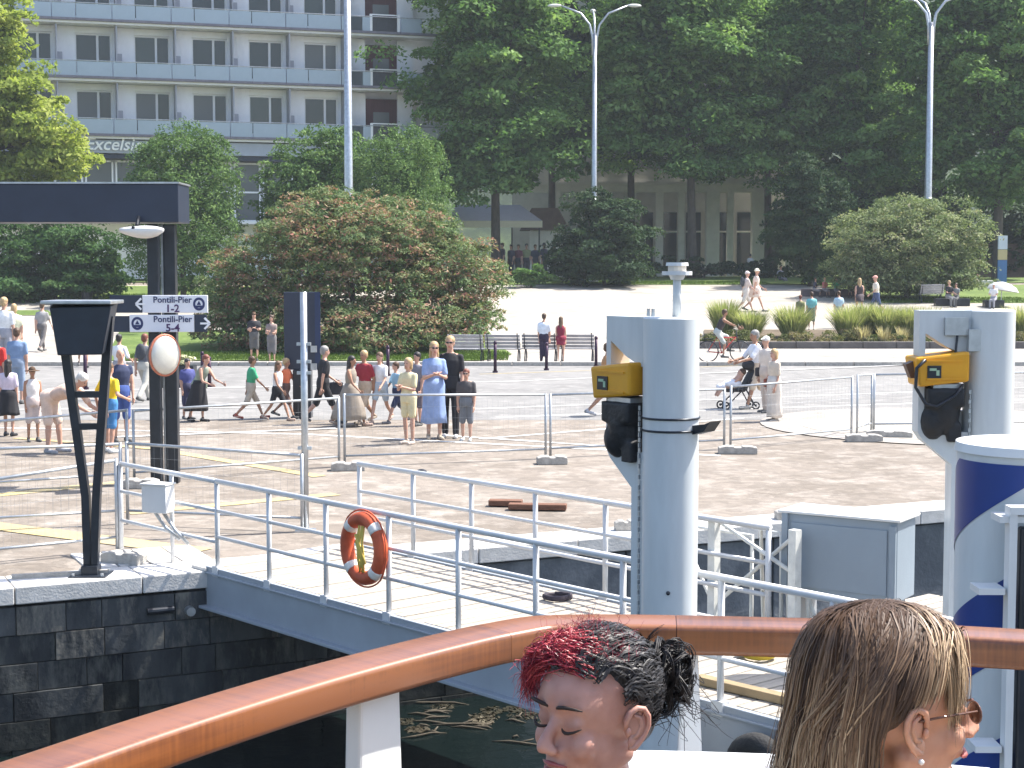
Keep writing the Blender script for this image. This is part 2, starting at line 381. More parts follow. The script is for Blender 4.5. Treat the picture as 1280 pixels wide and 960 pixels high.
# ================================================================ plants
def crown(name, lobes, nleaf, L, m, parent, seed, clump=.8, aspect=.5, up=.7, perclump=110, tints=None, inner=.2, flat=.7, noise=.5, shell=.6, outw=.6):
    rg = np.random.default_rng(seed)
    W = np.array([a[1][0] * a[1][1] + a[1][0] * a[1][2] for a in lobes]); W = W / W.sum()
    nc = max(8, nleaf // perclump)
    li = rg.choice(len(lobes), nc, p=W)
    C = np.array([tuple(a[0]) for a in lobes]); Rr = np.array([a[1] for a in lobes])
    d = rg.normal(size=(nc, 3)); d /= np.linalg.norm(d, axis=1)[:, None]
    rad = shell + (1 - shell) * rg.random(nc) ** .6
    rad *= 1 + noise * .25 * rg.normal(size=nc).clip(-1.2, 1.6)
    cc = C[li] + d * Rr[li] * rad[:, None]
    # clumps buried inside another lobe are wasted: push them out less often
    k = rg.integers(0, nc, nleaf)
    e = rg.normal(size=(nleaf, 3)); e /= np.linalg.norm(e, axis=1)[:, None]
    e[:, 2] = np.where(e[:, 2] < -.25, -e[:, 2] * .8, e[:, 2])
    rc = clump * (.6 + .8 * rg.random(nc))
    P = cc[k] + e * np.array([1, 1, flat]) * (rc[k] * (.55 + .5 * rg.random(nleaf) ** .6))[:, None]
    out = .35 * d[k] + .9 * e
    ct = rg.random(nc)
    tint = .62 * ct[k] + .38 * rg.random(nleaf)
    sz = L * (.65 + .7 * rg.random(nleaf))
    ni = int(nleaf * inner)
    if ni:
        l2 = rg.choice(len(lobes), ni, p=W); dd = rg.normal(size=(ni, 3)); dd /= np.linalg.norm(dd, axis=1)[:, None]
        P = np.vstack([P, C[l2] + dd * Rr[l2] * (shell * .95 * rg.random(ni)[:, None] ** .4)]); out = np.vstack([out, dd])
        tint = np.append(tint, rg.random(ni)); sz = np.append(sz, L * (1.3 + .5 * rg.random(ni)))
    N = len(P)
    nrm = out * outw + np.array([0, 0, up]) + rg.normal(size=(N, 3)) * .75; nrm /= np.linalg.norm(nrm, axis=1)[:, None]
    t = rg.normal(size=(N, 3)); t -= nrm * (t * nrm).sum(1)[:, None]; t /= np.linalg.norm(t, axis=1)[:, None]
    bb = np.cross(nrm, t)
    a = sz[:, None]; wv = a * aspect
    V = np.stack([P - t * a * .5, P + bb * wv * .5 + t * a * .05 - nrm * a * .08, P + t * a * .5 - nrm * a * .15, P - bb * wv * .5 + t * a * .05 - nrm * a * .08], 1).reshape(-1, 3)
    me = bpy.data.meshes.new(name); me.vertices.add(N * 4); me.vertices.foreach_set('co', V.astype(np.float32).ravel())
    me.loops.add(N * 4); me.loops.foreach_set('vertex_index', np.arange(N * 4, dtype=np.int32))
    me.polygons.add(N); me.polygons.foreach_set('loop_start', np.arange(0, N * 4, 4, dtype=np.int32))
    try: me.polygons.foreach_set('loop_total', np.full(N, 4, dtype=np.int32))
    except Exception: pass
    at_ = me.attributes.new('tint', 'FLOAT', 'FACE'); at_.data.foreach_set('value', tint.clip(0, 1).astype(np.float32))
    me.update(); me.validate(); me.materials.append(m)
    o = bpy.data.objects.new(name, me); COL.objects.link(o)
    if parent is not None: o.parent = parent; o.matrix_parent_inverse = parent.matrix_world.inverted() if False else Matrix.Translation(-Vector(parent.location))
    return o
def lobe(px, py, rx, rz, Y, ry=None):
    k = Y / F; return (at(px, py, Y), (rx * k, (ry if ry else rx) * k, rz * k))
BARK = mat('bark', (.075, .062, .05), .9, var=.4, scale=6, bump=.8, bscale=14, stretch=(1, 1, .25))
def plant(name, label, cat, base, lobes, n, L, m, seed, group=None, trunk_r=.25, limbs=5, **kw):
    base = Vector(base); root = empty(name, base, 0, label, cat, group)
    crown('crown' if trunk_r > .12 else 'foliage', lobes, n, L, m, root, seed, **kw)
    rg = random.Random(seed); b = MB(); c = sum((a[0] for a in lobes), Vector()) / len(lobes) - base
    top = Vector((c.x * .6, c.y * .6, c.z)); mid = Vector((top.x * .3 + rg.uniform(-.1, .1), top.y * .3, top.z * .5))
    b.path([(0, 0, -.15), (0, 0, .2), mid, top], [trunk_r * 1.35, trunk_r, trunk_r * .75, trunk_r * .4], 9)
    for i in range(limbs):
        q = rg.choice(lobes); e = q[0] - base + Vector((rg.uniform(-.6, .6) * q[1][0], rg.uniform(-.6, .6) * q[1][1], rg.uniform(-.2, .6) * q[1][2]))
        s_ = mid.lerp(top, rg.uniform(0, .7)); b.path([s_, s_.lerp(e, .5) + Vector((0, 0, -.05 * (e - s_).length)), e], [trunk_r * .45, trunk_r * .28, trunk_r * .08], 6)
    b.build('trunk' if trunk_r > .12 else 'stem', BARK, root, smooth=True)
    return root
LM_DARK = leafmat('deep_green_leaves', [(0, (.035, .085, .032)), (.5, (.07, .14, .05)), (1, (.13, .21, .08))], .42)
LM_MID = leafmat('bright_green_leaves', [(0, (.06, .13, .04)), (.5, (.13, .235, .07)), (1, (.27, .39, .14))], .45)
LM_YEL = leafmat('yellow_green_leaves', [(0, (.16, .22, .05)), (.5, (.30, .36, .08)), (1, (.46, .48, .14))], .5)
LM_ARB = leafmat('arborvitae_sprays', [(0, (.055, .11, .035)), (.6, (.11, .19, .06)), (1, (.22, .31, .11))], .3)
LM_OLE = leafmat('oleander_leaves', [(0, (.07, .12, .05)), (.38, (.14, .20, .085)), (.58, (.22, .25, .12)), (.72, (.28, .20, .12)), (.83, (.29, .12, .095)), (1, (.42, .34, .24))], .3)
LM_OLR = leafmat('pale_oleander_leaves', [(0, (.09, .135, .06)), (.5, (.19, .235, .11)), (.8, (.31, .33, .18)), (1, (.42, .37, .27))], .35)
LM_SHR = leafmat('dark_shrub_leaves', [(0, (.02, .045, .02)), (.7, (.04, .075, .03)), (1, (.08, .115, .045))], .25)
G = lambda px, Y: (pxX(px, Y), Y, gz(Y))
plant('broadleaf_tree', 'yellow-green broadleaf tree in front of the hotel facade', 'tree', G(-20, 82),
      [lobe(-10, 60, 60, 75, 82), lobe(20, 150, 62, 62, 82), lobe(60, 185, 50, 40, 82), lobe(-40, 160, 70, 80, 82), lobe(10, 20, 26, 40, 82), lobe(75, 210, 42, 20, 82), lobe(-30, 230, 80, 40, 82)], 26000, .30, LM_YEL, 1, trunk_r=.35, clump=.75)
plant('evergreen_hedge', 'dark tall evergreen bush below the navy gate beam', 'shrub', G(70, 79), [lobe(20, 330, 80, 48, 79, 60), lobe(105, 322, 46, 50, 79), lobe(60, 300, 70, 30, 79), lobe(140, 335, 26, 42, 78), lobe(30, 362, 80, 20, 78.5), lobe(100, 356, 60, 22, 78.5)], 24000, .22, LM_DARK, 2, trunk_r=.1, clump=.6)
plant('arborvitae', 'plump conical arborvitae beside the hotel ground floor', 'tree', G(230, 76), [lobe(230, 250, 66, 82, 76), lobe(226, 200, 36, 44, 76), lobe(232, 310, 72, 60, 76), lobe(265, 230, 32, 60, 76), lobe(190, 235, 32, 50, 76)], 32000, .16, LM_ARB, 3, trunk_r=.15, clump=.38, aspect=.4, up=.55, flat=1.3, shell=.86, perclump=45, noise=.15)
plant('round_evergreen', 'dark green rounded evergreen left of the tall grey pole', 'tree', G(390, 78), [lobe(395, 230, 68, 66, 78), lobe(370, 250, 50, 50, 78), lobe(425, 205, 40, 42, 78), lobe(400, 290, 76, 50, 78)], 28000, .17, LM_ARB, 4, trunk_r=.15, clump=.42, aspect=.5, up=.7, shell=.84, perclump=50, noise=.15)
plant('round_evergreen', 'light green dome-shaped evergreen right of the tall grey pole', 'tree', G(500, 76), [lobe(500, 235, 62, 68, 76), lobe(470, 240, 50, 58, 76), lobe(510, 290, 58, 55, 76), lobe(505, 200, 38, 34, 76)], 30000, .14, LM_ARB, 5, trunk_r=.15, clump=.34, aspect=.4, up=.55, flat=1.4, shell=.88, perclump=45, noise=.15)
# oleander: a broad mound of red-tipped leaves
plant('oleander', 'huge rounded oleander with reddish brown flower heads on the lawn', 'shrub', G(437, 58),
      [lobe(435, 350, 165, 85, 58, 120), lobe(330, 365, 88, 66, 58), lobe(555, 360, 80, 66, 58), lobe(440, 300, 120, 55, 58), lobe(400, 272, 60, 32, 58), lobe(500, 290, 75, 40, 58), lobe(520, 395, 75, 35, 56), lobe(590, 350, 44, 50, 57), lobe(290, 375, 46, 46, 57), lobe(430, 250, 40, 16, 59), lobe(310, 410, 70, 34, 57), lobe(400, 412, 80, 36, 55.5), lobe(480, 415, 80, 32, 55), lobe(570, 405, 60, 34, 56)],
      84000, .148, LM_OLE, 6, trunk_r=.11, clump=.33, aspect=.36, up=1.0, shell=.86, perclump=60, inner=.3, noise=.06)
plant('oleander', 'pale green rounded oleander at the edge of the right lawn', 'shrub', G(1132, 80),
      [lobe(1130, 300, 78, 48, 80), lobe(1080, 312, 50, 46, 80), lobe(1190, 295, 46, 46, 80), lobe(1130, 272, 50, 26, 80), lobe(1070, 330, 42, 34, 80), lobe(1185, 325, 44, 36, 80), lobe(1090, 350, 52, 20, 79.5), lobe(1150, 350, 60, 22, 79.5), lobe(1200, 348, 38, 20, 79.5)], 40000, .165, LM_OLR, 8, trunk_r=.11, clump=.48, aspect=.4, up=1.0, shell=.78, perclump=55, noise=.15)
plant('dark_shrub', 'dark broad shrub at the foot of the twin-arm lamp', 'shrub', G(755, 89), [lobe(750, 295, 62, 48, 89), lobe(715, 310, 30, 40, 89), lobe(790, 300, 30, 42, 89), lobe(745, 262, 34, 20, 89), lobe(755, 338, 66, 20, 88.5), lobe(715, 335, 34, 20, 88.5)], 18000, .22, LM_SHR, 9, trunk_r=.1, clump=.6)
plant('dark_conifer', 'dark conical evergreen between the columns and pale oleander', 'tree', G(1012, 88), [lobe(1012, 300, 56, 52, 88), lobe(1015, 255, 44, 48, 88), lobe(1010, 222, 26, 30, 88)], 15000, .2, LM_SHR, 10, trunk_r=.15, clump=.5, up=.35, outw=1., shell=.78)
plant('low_hedge', 'low clipped green hedge at the plaza edge by the cafe', 'hedge', G(664, 87), [lobe(664, 346, 26, 12, 87, 14), lobe(650, 347, 14, 10, 87), lobe(680, 346, 14, 11, 87)], 3500, .14, LM_MID, 11, trunk_r=.06, clump=.25, shell=.75, limbs=2)
plant('low_hedge', 'long dark hedge in front of the columned building', 'hedge', G(880, 99), [lobe(810 + 30 * i, 336, 24, 11, 99, 16) for i in range(6)], 7000, .18, LM_SHR, 12, trunk_r=.06, clump=.3, shell=.75)
plant('flowering_shrub', 'low cream-flowering shrub behind the lawn below the big oleander', 'shrub', G(270, 66), [lobe(262, 415, 34, 10, 66, 14), lobe(290, 416, 24, 9, 66)], 1800, .12, leafmat('cream_flowers', [(0, (.1, .15, .04)), (.4, (.3, .33, .16)), (1, (.75, .7, .5))], .2), 13, trunk_r=.05, clump=.2, limbs=2)
big = [(620, 97, [lobe(600, 95, 92, 92, 97), lobe(560, 110, 50, 60, 97), lobe(640, 175, 80, 62, 97), lobe(580, 195, 58, 48, 97), lobe(600, 10, 84, 70, 97), lobe(660, 40, 70, 80, 97), lobe(610, -60, 60, 50, 97), lobe(640, 225, 55, 26, 97), lobe(565, 225, 52, 34, 96)], 'broad tree left of the twin-arm lamp, its low branches over the cafe awning'),
       (865, 100, [lobe(830, 100, 105, 80, 100), lobe(900, 150, 75, 65, 100), lobe(780, 150, 65, 62, 100), lobe(860, 20, 95, 70, 100), lobe(930, 75, 60, 70, 100), lobe(870, 205, 70, 30, 100), lobe(790, 30, 70, 60, 100), lobe(860, -60, 80, 50, 100), lobe(920, 205, 44, 26, 100)], 'spreading tree whose trunk stands before the white columns'),
       (1060, 103, [lobe(1050, 110, 95, 85, 103), lobe(1000, 170, 65, 62, 103), lobe(1100, 180, 75, 60, 103), lobe(1050, 20, 95, 75, 103), lobe(990, 60, 60, 70, 103), lobe(1060, 225, 80, 35, 103), lobe(1060, -60, 70, 50, 103)], 'dense dark tree behind the conical evergreen'),
       (1245, 98, [lobe(1240, 110, 92, 85, 98), lobe(1190, 170, 60, 62, 98), lobe(1290, 180, 75, 62, 98), lobe(1240, 20, 95, 75, 98), lobe(1170, 60, 50, 70, 98), lobe(1250, 225, 70, 35, 98), lobe(1240, -60, 70, 50, 98), lobe(1320, 90, 70, 90, 98)], 'tall dark tree right of the three-arm lamp')]
for i, (px, Y, lb, lab) in enumerate(big):
    plant('broadleaf_tree', lab, 'tree', G(px, Y), lb, 44000, .33, LM_MID, 20 + i, 'tall park trees', trunk_r=.32, limbs=9, clump=1.2, perclump=190, inner=.3, up=1.1, noise=.9, shell=.66)
for i, px in enumerate((690, 790, 960, 1130, 1300)):
    Y = 111; plant('broadleaf_tree', ['park tree filling the gap behind the twin-arm lamp', 'park tree deep behind the lamp, in front of the columned building', 'park tree at the back behind the white columns\' right end', 'park tree at the back behind the three-arm lamp', 'park tree at the back beyond the pale oleander'][i], 'tree', G(px, Y),
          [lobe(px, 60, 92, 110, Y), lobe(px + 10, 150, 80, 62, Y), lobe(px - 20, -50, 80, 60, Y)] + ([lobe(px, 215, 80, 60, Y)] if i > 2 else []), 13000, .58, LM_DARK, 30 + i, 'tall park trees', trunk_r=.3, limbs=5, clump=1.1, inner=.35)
for i, (px, top) in enumerate([(1020, 215), (1085, 225), (1180, 235), (1280, 240)]):
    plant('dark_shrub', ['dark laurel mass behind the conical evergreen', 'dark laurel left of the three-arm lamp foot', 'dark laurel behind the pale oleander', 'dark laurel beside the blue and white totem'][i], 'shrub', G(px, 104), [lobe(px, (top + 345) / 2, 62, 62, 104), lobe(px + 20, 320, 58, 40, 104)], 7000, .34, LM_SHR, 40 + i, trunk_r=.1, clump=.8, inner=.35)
# wooded slope closing the view behind the park
b = MB(); nx, ny = 60, 8; rgh = random.Random(8)
hv = [[(-260 + 520 * i / nx, 150 + 22 * j + rgh.uniform(-3, 3), 2 + 62 * (j / ny) ** .8 + (rgh.uniform(-2, 3) if j else -2)) for i in range(nx + 1)] for j in range(ny + 1)]
for j in range(ny):
    for i in range(nx): b.quad(hv[j][i], hv[j][i + 1], hv[j + 1][i + 1], hv[j + 1][i])
kind(b.build('wooded_hill', groundmat('far_woods', (.018, .032, .018), (.035, .055, .025), (.05, .075, .03), 0, .15, .6, bump=1.0), smooth=True), 'structure')
# ornamental grasses
def tuft(name, label, base, h, r, n, m, seed, group=None, cat='grass'):
    rg = random.Random(seed); root = empty(name, base, 0, label, cat, group); b = MB()
    for i in range(n):
        a = rg.uniform(0, 6.283); q = rg.random() ** .7; p = Vector((math.cos(a) * r * .35 * q, math.sin(a) * r * .35 * q, -.02)); lean = rg.uniform(.2, 1.05) * r; hh = h * rg.uniform(.6, 1.05)
        a2 = a + rg.uniform(-.5, .5); e = p + Vector((math.cos(a2) * lean, math.sin(a2) * lean, hh)); mdl = p.lerp(e, .55) + Vector((0, 0, hh * .14)); s_ = Vector((-math.sin(a2 + rg.uniform(-1, 1)), math.cos(a2), 0)) * .014
        k = len(b.v); b.v += [tuple(p - s_), tuple(p + s_), tuple(mdl + s_ * .8), tuple(mdl - s_ * .8), tuple(e)]; b.f += [(k, k + 1, k + 2, k + 3), (k + 3, k + 2, k + 4)]; b.mi += [0, 0]
    o = b.build('blades', m, root)
    at_ = o.data.attributes.new('tint', 'FLOAT', 'FACE'); at_.data.foreach_set('value', [rg.random() for _ in range(len(b.f))])
    return root
LM_GR = leafmat('ornamental_grass', [(0, (.18, .22, .075)), (.6, (.33, .36, .15)), (1, (.52, .48, .27))], .45)
LM_PL = leafmat('dry_plumes', [(0, (.30, .24, .13)), (1, (.62, .54, .36))], .4)
for i, (px, Y, h, r) in enumerate([(905, 62, 1.5, .7), (938, 61.5, 1.15, .8), (990, 61, 1.35, .85), (1062, 61, 1.35, .9), (1085, 61.5, 1.4, .8), (1108, 61, 1.35, .8), (1136, 61, 1.3, .8), (1160, 61, 1.3, .8), (1278, 60.5, 1.4, .8)]):
    tuft('ornamental_grass', 'tall green ornamental grass tuft in the kerbed roadside bed', G(px, Y), h, r, 900, LM_GR, 60 + i, 'tall grass tufts in the roadside bed')
for i, (px, Y) in enumerate([(1105, 59), (1128, 59), (1172, 59.3), (1080, 59.2)]):
    tuft('plume_grass', 'small straw-coloured plume grass in the kerbed roadside bed', G(px, Y), .75, .3, 130, LM_PL, 80 + i, 'straw plume grasses in the roadside bed')
rg = np.random.default_rng(5)
gl = [((pxX(px, 59.3), rnd(58.4, 60.6), .12 + gz(59)), (.7, .6, rnd(.28, .45))) for px in range(885, 1300, 14)]
gc = crown('ground_cover', gl, 22000, .13, leafmat('ground_cover_leaves', [(0, (.07, .10, .03)), (.5, (.14, .15, .06)), (1, (.30, .22, .14))], .3), None, 90, clump=.22, aspect=.3, shell=.3)
kind(gc, 'stuff', 'low brownish green ground cover along the dark kerb')
# short grass blades on the near lawn edges
b = MB(); rg = random.Random(4)
for (x0, x1, y0, y1, nn) in ((pxX(140, 51), pxX(635, 52), 51.1, 55, 9000), (pxX(690, 89), pxX(960, 90), 89.1, 93, 5000), (pxX(1100, 78), pxX(1290, 78), 77.1, 80, 3000), (pxX(100, 79), pxX(190, 79), 78.1, 82, 2500)):
    for i in range(nn):
        x, y = rg.uniform(x0, x1), rg.uniform(y0, y1); z = gz(y) + .04; h = rg.uniform(.04, .11); a = rg.uniform(0, 3.14); dx, dy = math.cos(a) * .03, math.sin(a) * .03
        b.add([(x - dx, y - dy, z), (x + dx, y + dy, z), (x + rg.uniform(-.04, .04), y + rg.uniform(-.04, .04), z + h)], [(0, 1, 2)])
gb = b.build('grass_blades', leafmat('lawn_blades', [(0, (.09, .14, .03)), (1, (.17, .23, .055))], .4)); kind(gb, 'stuff', 'short sunlit grass of the park lawns')
# ================================================================ hotel
A = at(65, 335, 93); B_ = at(390, 335, 97.6); hz = math.atan2(B_.y - A.y, B_.x - A.x)
HW = mat('hotel_white_render', (.84, .84, .86), .8, var=.06, scale=1.2)
HG = mat('hotel_grey_partition', (.33, .34, .38), .7, var=.08)
HSL = mat('hotel_slab_edge', (.17, .16, .19), .7, var=.15)
HFR = mat('window_frame_white', (.78, .78, .78), .4, var=.03)
PANEL = mat('frosted_balcony_glass', (.33, .40, .46), .25, var=.07, scale=.8, spec=.5)
PANES = [glassmat('window_glass_dark', (.035, .045, .045), 0, .06), glassmat('window_glass_curtain', (.11, .12, .12), 0, .25), glassmat('window_glass_green', (.05, .065, .06), 0, .05)]
BROWN = mat('brown_red_curtain', (.075, .03, .035), .85, var=.2, scale=4, stretch=(8, 1, .3))
URG = 22.6
hotel = empty('hotel', (A.x, A.y, 2.35), hz, 'white balconied hotel with blue-grey glass balustrades and a name sign', 'building')
UL, UR = -12.0, 27.0
ST = 3.25; Z0 = (at(65, 98, 93).z - 2.35)
levels = [Z0 + ST * k for k in (-1, 0, 1, 2, 3)]
b = MB()
b.box(((UL + URG) / 2, 5.3, (levels[0] - .9) / 2), (URG - UL, 10, levels[0] - .9)); b.box(((UL + UR) / 2, 5.55, levels[0] + 8.5), (UR - UL, 10, 18.8))
b.build('back_wall', HW, hotel)
b = MB(); b.box(((UL + UR) / 2, 5, levels[-1] + ST + .15), (UR - UL + 1, 11.6, .3)); b.build('roof', HSL, hotel)
wins = [2.55 + 3.33 * k for k in range(-4, 5)]
WW = 2.05
frame_src = MB()
for (x, z, w_, h_) in ((0, .05, WW, .1), (0, 2.30, WW, .1), (-WW / 2 + .04, 1.175, .08, 2.15), (WW / 2 - .04, 1.175, .08, 2.15), (.24, 1.175, .13, 2.15)): frame_src.box((x, 0, z), (w_, .1, h_))
fs = frame_src.build('window', HFR); COL.objects.unlink(fs)
p1 = []; p2 = []
for i in range(3):
    o = MB().box((-.4, .02, 1.175), (1.2, .02, 2.15)).build('pane', PANES[i]); COL.objects.unlink(o); p1.append(o)
    o = MB().box((.65, .02, 1.175), (.66, .02, 2.15)).build('pane', PANES[i]); COL.objects.unlink(o); p2.append(o)
pier = MB().box((0, .14, 1.52), (3.33 - WW, .28, 3.05)).build('pier', HW); COL.objects.unlink(pier)
lint = MB().box((0, .13, 2.855), (WW, .24, .37)).build('lintel', HFR); COL.objects.unlink(lint)
sill = MB().box((0, .13, .15), (WW, .22, .3)).build('spandrel', HW); COL.objects.unlink(sill)
part = MB().box((0, -.55, 1.5), (.07, 1.1, 3.0)).box((.16, -.35, .75), (.34, .6, 1.45)).build('partition', HG); COL.objects.unlink(part)
pan_a = MB().box((0, 0, .45), (1.96, .03, .84)).build('balcony_panel', PANEL); COL.objects.unlink(pan_a)
pan_b = MB().box((0, 0, .45), (1.27, .03, .84)).build('balcony_panel', PANEL); COL.objects.unlink(pan_b)
for z in levels:
    MB().box(((UL + UR) / 2, -.62, z + .02), (UR - UL, 1.36, .14)).build('balcony_slab', HSL, hotel)
    MB().box(((UL + UR) / 2, -.54, z - .12), (UR - UL, 1.2, .13)).build('balcony_soffit', HFR, hotel)
    rl = MB(); rl.tube((UL, -1.24, z + .95), (UR, -1.24, z + .95), .03, n=6)
    rl.build('handrail', GALV, hotel)
    for u in wins:
        q = inst(fs, hotel, (u, .2, z + .32)); i = random.choice((0, 0, 1, 2)); inst(p1[i], q); inst(p2[random.choice((0, 0, i))], q)
        inst(lint, hotel, (u, 0, z)); inst(sill, hotel, (u, 0, z)); inst(pier, hotel, (u + 1.665, 0, z)); inst(part, hotel, (u + WW / 2 + .22, 0, z))
        inst(pan_a, hotel, (u, -1.24, z + .03)); inst(pan_b, hotel, (u + 1.665, -1.24, z + .03))
    # end bays with brown red curtains and dark railings
    for u in (19.6,):
        MB().box((u, .2, z + 1.45), (2.0, .12, 2.5)).build('curtained_door', BROWN, hotel)
        MB().box((u, .12, z + 1.0), (1.0, .04, 1.8)).build('pane', PANES[1], hotel)
        for du in (-1.5, 1.5): MB().box((u + du, .14, z + 1.5), (1.0, .28, 3.0)).build('pier', HW, hotel)
        rr = MB()
        for du in (-.9, .8): rr.box((u + du, -1.2, z + .6), (.16, .1, 1.0))
        rr.box((u, -1.2, z + 1.08), (1.9, .08, .07)); rr.build('balcony_frame', HFR, hotel)
        MB().box((u, -1.12, z + .55), (1.6, .04, .95)).build('dark_screen', BLACKM, hotel)
        for du in (-1.6, 1.6): inst(pan_b, hotel, (u + du, -1.24, z + .03))
zb = levels[0]
MB().box(((UL + UR) / 2, -.3, zb - .62), (UR - UL, 1.2, .74)).build('sign_band', mat('hotel_sign_band', (.36, .39, .45), .6, var=.06), hotel)
MB().box(((UL + UR) / 2, -.2, zb - 1.15), (UR - UL, 1.0, .26)).build('cornice', NAVY, hotel)
text_mesh('sign_letters', 'Excelsior', 1.0, mat('sign_letter_white', (.85, .85, .82), .4, var=.02), Matrix.Translation((3.75, -.97, zb - .52)) @ Matrix.Rotation(math.pi / 2, 4, 'X'), hotel, shear=.25, extrude=.05, bold=.012)
gw = MB().box((0, 0, 1.75), (1.56, .1, .1)).box((0, 0, 3.45), (1.56, .1, .1)).box((0, 0, .05), (1.56, .1, .1)).box((-.75, 0, 1.75), (.1, .1, 3.5)).box((.75, 0, 1.75), (.1, .1, 3.5)).build('shop_window', HFR); COL.objects.unlink(gw)
gpn = MB().box((0, .03, .9), (1.4, .02, 1.6)).box((0, .03, 2.6), (1.4, .02, 1.6)).build('pane', PANES[1]); COL.objects.unlink(gpn)
u = UL + 1
while u < URG - 1:
    q = inst(gw, hotel, (u, .1, zb - 4.85)); inst(gpn, q); u += 1.72
MB().box(((UL + URG) / 2, -.6, zb - 4.95), (URG - UL, 1.8, .16)).build('awning_ledge', HFR, hotel)

# ================================================================ columned building, cafe
AY = 116
arc = empty('columned_building', G(820, AY), 0, 'cream building with a row of tall square columns behind the trees', 'building')
def loc(px, py, Y): return at(px, py, Y) - Vector(arc.location)
CREAM = mat('cream_stone', (.86, .83, .78), .8, var=.07, scale=1.5)
CREAM2 = mat('cream_wall', (.70, .65, .61), .8, var=.08, scale=1.5)
for px, wd in ((693, 14), (725, 9), (757, 9), (790, 9), (824, 9), (851, 8), (890, 16), (912, 8), (947, 16), (985, 9), (1018, 9)):
    p = loc(px, 325, AY - 1.5); w_ = wd * AY / F; t_ = loc(px, 239, AY - 1.5)
    MB().box((p.x, p.y, t_.z / 2), (w_, w_, t_.z)).build('column', CREAM, arc, bevel=.03)
a = loc(640, 240, AY - 1.6); c = loc(1040, 212, AY - 1.6)
MB().box(((a.x + c.x) / 2, a.y + .4, (a.z + c.z) / 2), (c.x - a.x, 1.1, c.z - a.z)).build('entablature', CREAM, arc)
MB().box(((a.x + c.x) / 2, a.y + .3, a.z + .55), (c.x - a.x + .4, 1.5, .16)).build('cornice', CREAM, arc)
MB().box(((a.x + c.x) / 2, 4, 11), (c.x - a.x, 5, 22)).build('wall', CREAM2, arc)
for px in (742, 775, 808, 838, 868, 902, 932, 965, 1000):
    p = loc(px, 290, AY + .8); MB().box((p.x, 1.45, 2.6), (1.05, .16, 4.2)).build('window', PANES[0], arc)
    MB().box((p.x, 1.38, 3.3), (1.2, .1, .12)).build('transom', CREAM, arc)
for px in range(700, 1030, 52):
    p = loc(px, 100, AY)
    for z in (9.4, 12.6, 15.8): MB().box((p.x, 1.45, z), (1.1, .16, 1.7)).build('window', PANES[1], arc)
cafe = empty('cafe_awning', G(645, 108), 0, 'cafe pavilion with grey canopy and cream valance under the tree', 'awning')
def lc(px, py, Y): return at(px, py, Y) - Vector(cafe.location)
cv = MB(); w0, w1 = lc(560, 276, 105), lc(678, 276, 105); t0, t1 = lc(570, 256, 109), lc(650, 256, 109)
cv.quad(w0, w1, t1, t0); cv.quad(w0 + Vector((0, 0, -.03)), w1 + Vector((0, 0, -.03)), t1 + Vector((0, 0, -.03)), t0 + Vector((0, 0, -.03)))
cv.build('canopy', mat('grey_canvas', (.30, .32, .38), .8, var=.06), cafe)
MB().box(((w0.x + w1.x) / 2, w0.y, w0.z - .22), (w1.x - w0.x, .04, .44)).build('valance', mat('cream_canvas', (.80, .75, .62), .8, var=.04), cafe)
for px in (566, 640, 674): 
    p = lc(px, 300, 105.2); MB().tube((p.x, p.y, 0), (p.x, p.y, w0.z), .05).build('post', BLACKM, cafe)
kiosk = empty('kiosk', G(675, 110), 0, 'small brown-roofed kiosk between cafe canopy and dark shrub', 'kiosk')
MB().box((.4, 0, 1.6), (2.2, 2, 3.2)).build('wall', CREAM, kiosk)
MB().prism([(-1.4, -1.3, 3.2), (2.0, -1.3, 3.2), (1.2, -1.3, 4.7), (-.6, -1.3, 4.7)], (0, 2.6, 0)).build('roof', mat('brown_roof', (.14, .10, .09), .85, var=.15), kiosk)
# right edge: info totem and low brick wall
tt = empty('info_totem', G(1251, 92), 0, 'slim info totem with white, yellow and blue panels under the trees', 'sign')
for z0, z1, col, nm in ((0, 1.3, (.06, .16, .34), 'blue_panel'), (1.32, 1.9, (.5, .42, .22), 'yellow_panel'), (1.92, 2.7, (.55, .60, .66), 'white_panel')):
    MB().box((0, 0, (z0 + z1) / 2), (.52, .14, z1 - z0)).build(nm, mat(nm, col, .5, var=.05), tt)
bw = MB().box((0, 0, 1.1), (7, .4, 2.2)).build('brick_wall', mat('brown_brick_wall', (.16, .11, .085), .9, var=.25, scale=5)); bw.location = G(1290, 103); tag(bw, 'brownish low wall behind the info totem', 'wall')

# ================================================================ lamp posts
def lamp(px, Y, r, ztop, arms, label):
    root = empty('lamp_post', G(px, Y), 0, label, 'street lamp')
    h = ztop - root.location.z
    MB().path([(0, 0, -.1), (0, 0, h * .33), (0, 0, h)], [r * 1.1, r, r * .7], 10).build('pole', GALV, root, smooth=True)
    MB().path([(0, 0, h * .33 - .15), (0, 0, h * .33 + .15)], [r * 1.12, r * 1.12], 10).build('collar', GALV, root, smooth=True)
    MB().tube((0, 0, 0), (0, 0, .35), r * 1.6, r * 1.3, 10).build('base', GALV, root)
    for a in arms:
        ca, sa = math.cos(a), math.sin(a)
        pts = [(ca * r * .6, sa * r * .6, h - 1.2), (ca * r * .7, sa * r * .7, h - .2), (ca * .28, sa * .28, h + .5), (ca * .8, sa * .8, h + 1.15), (ca * 1.9, sa * 1.9, h + 1.6)]
        q = MB().path(pts, [r * .45, r * .42, r * .38, r * .35, r * .3], 7).build('arm', GALV, root, smooth=True)
        MB().ell((ca * 2.3, sa * 2.3, h + 1.62), (.42, .18, .1), 10, 6, Matrix.Rotation(a, 3, 'Z')).build('lamp_head', WHITE, q, smooth=True)
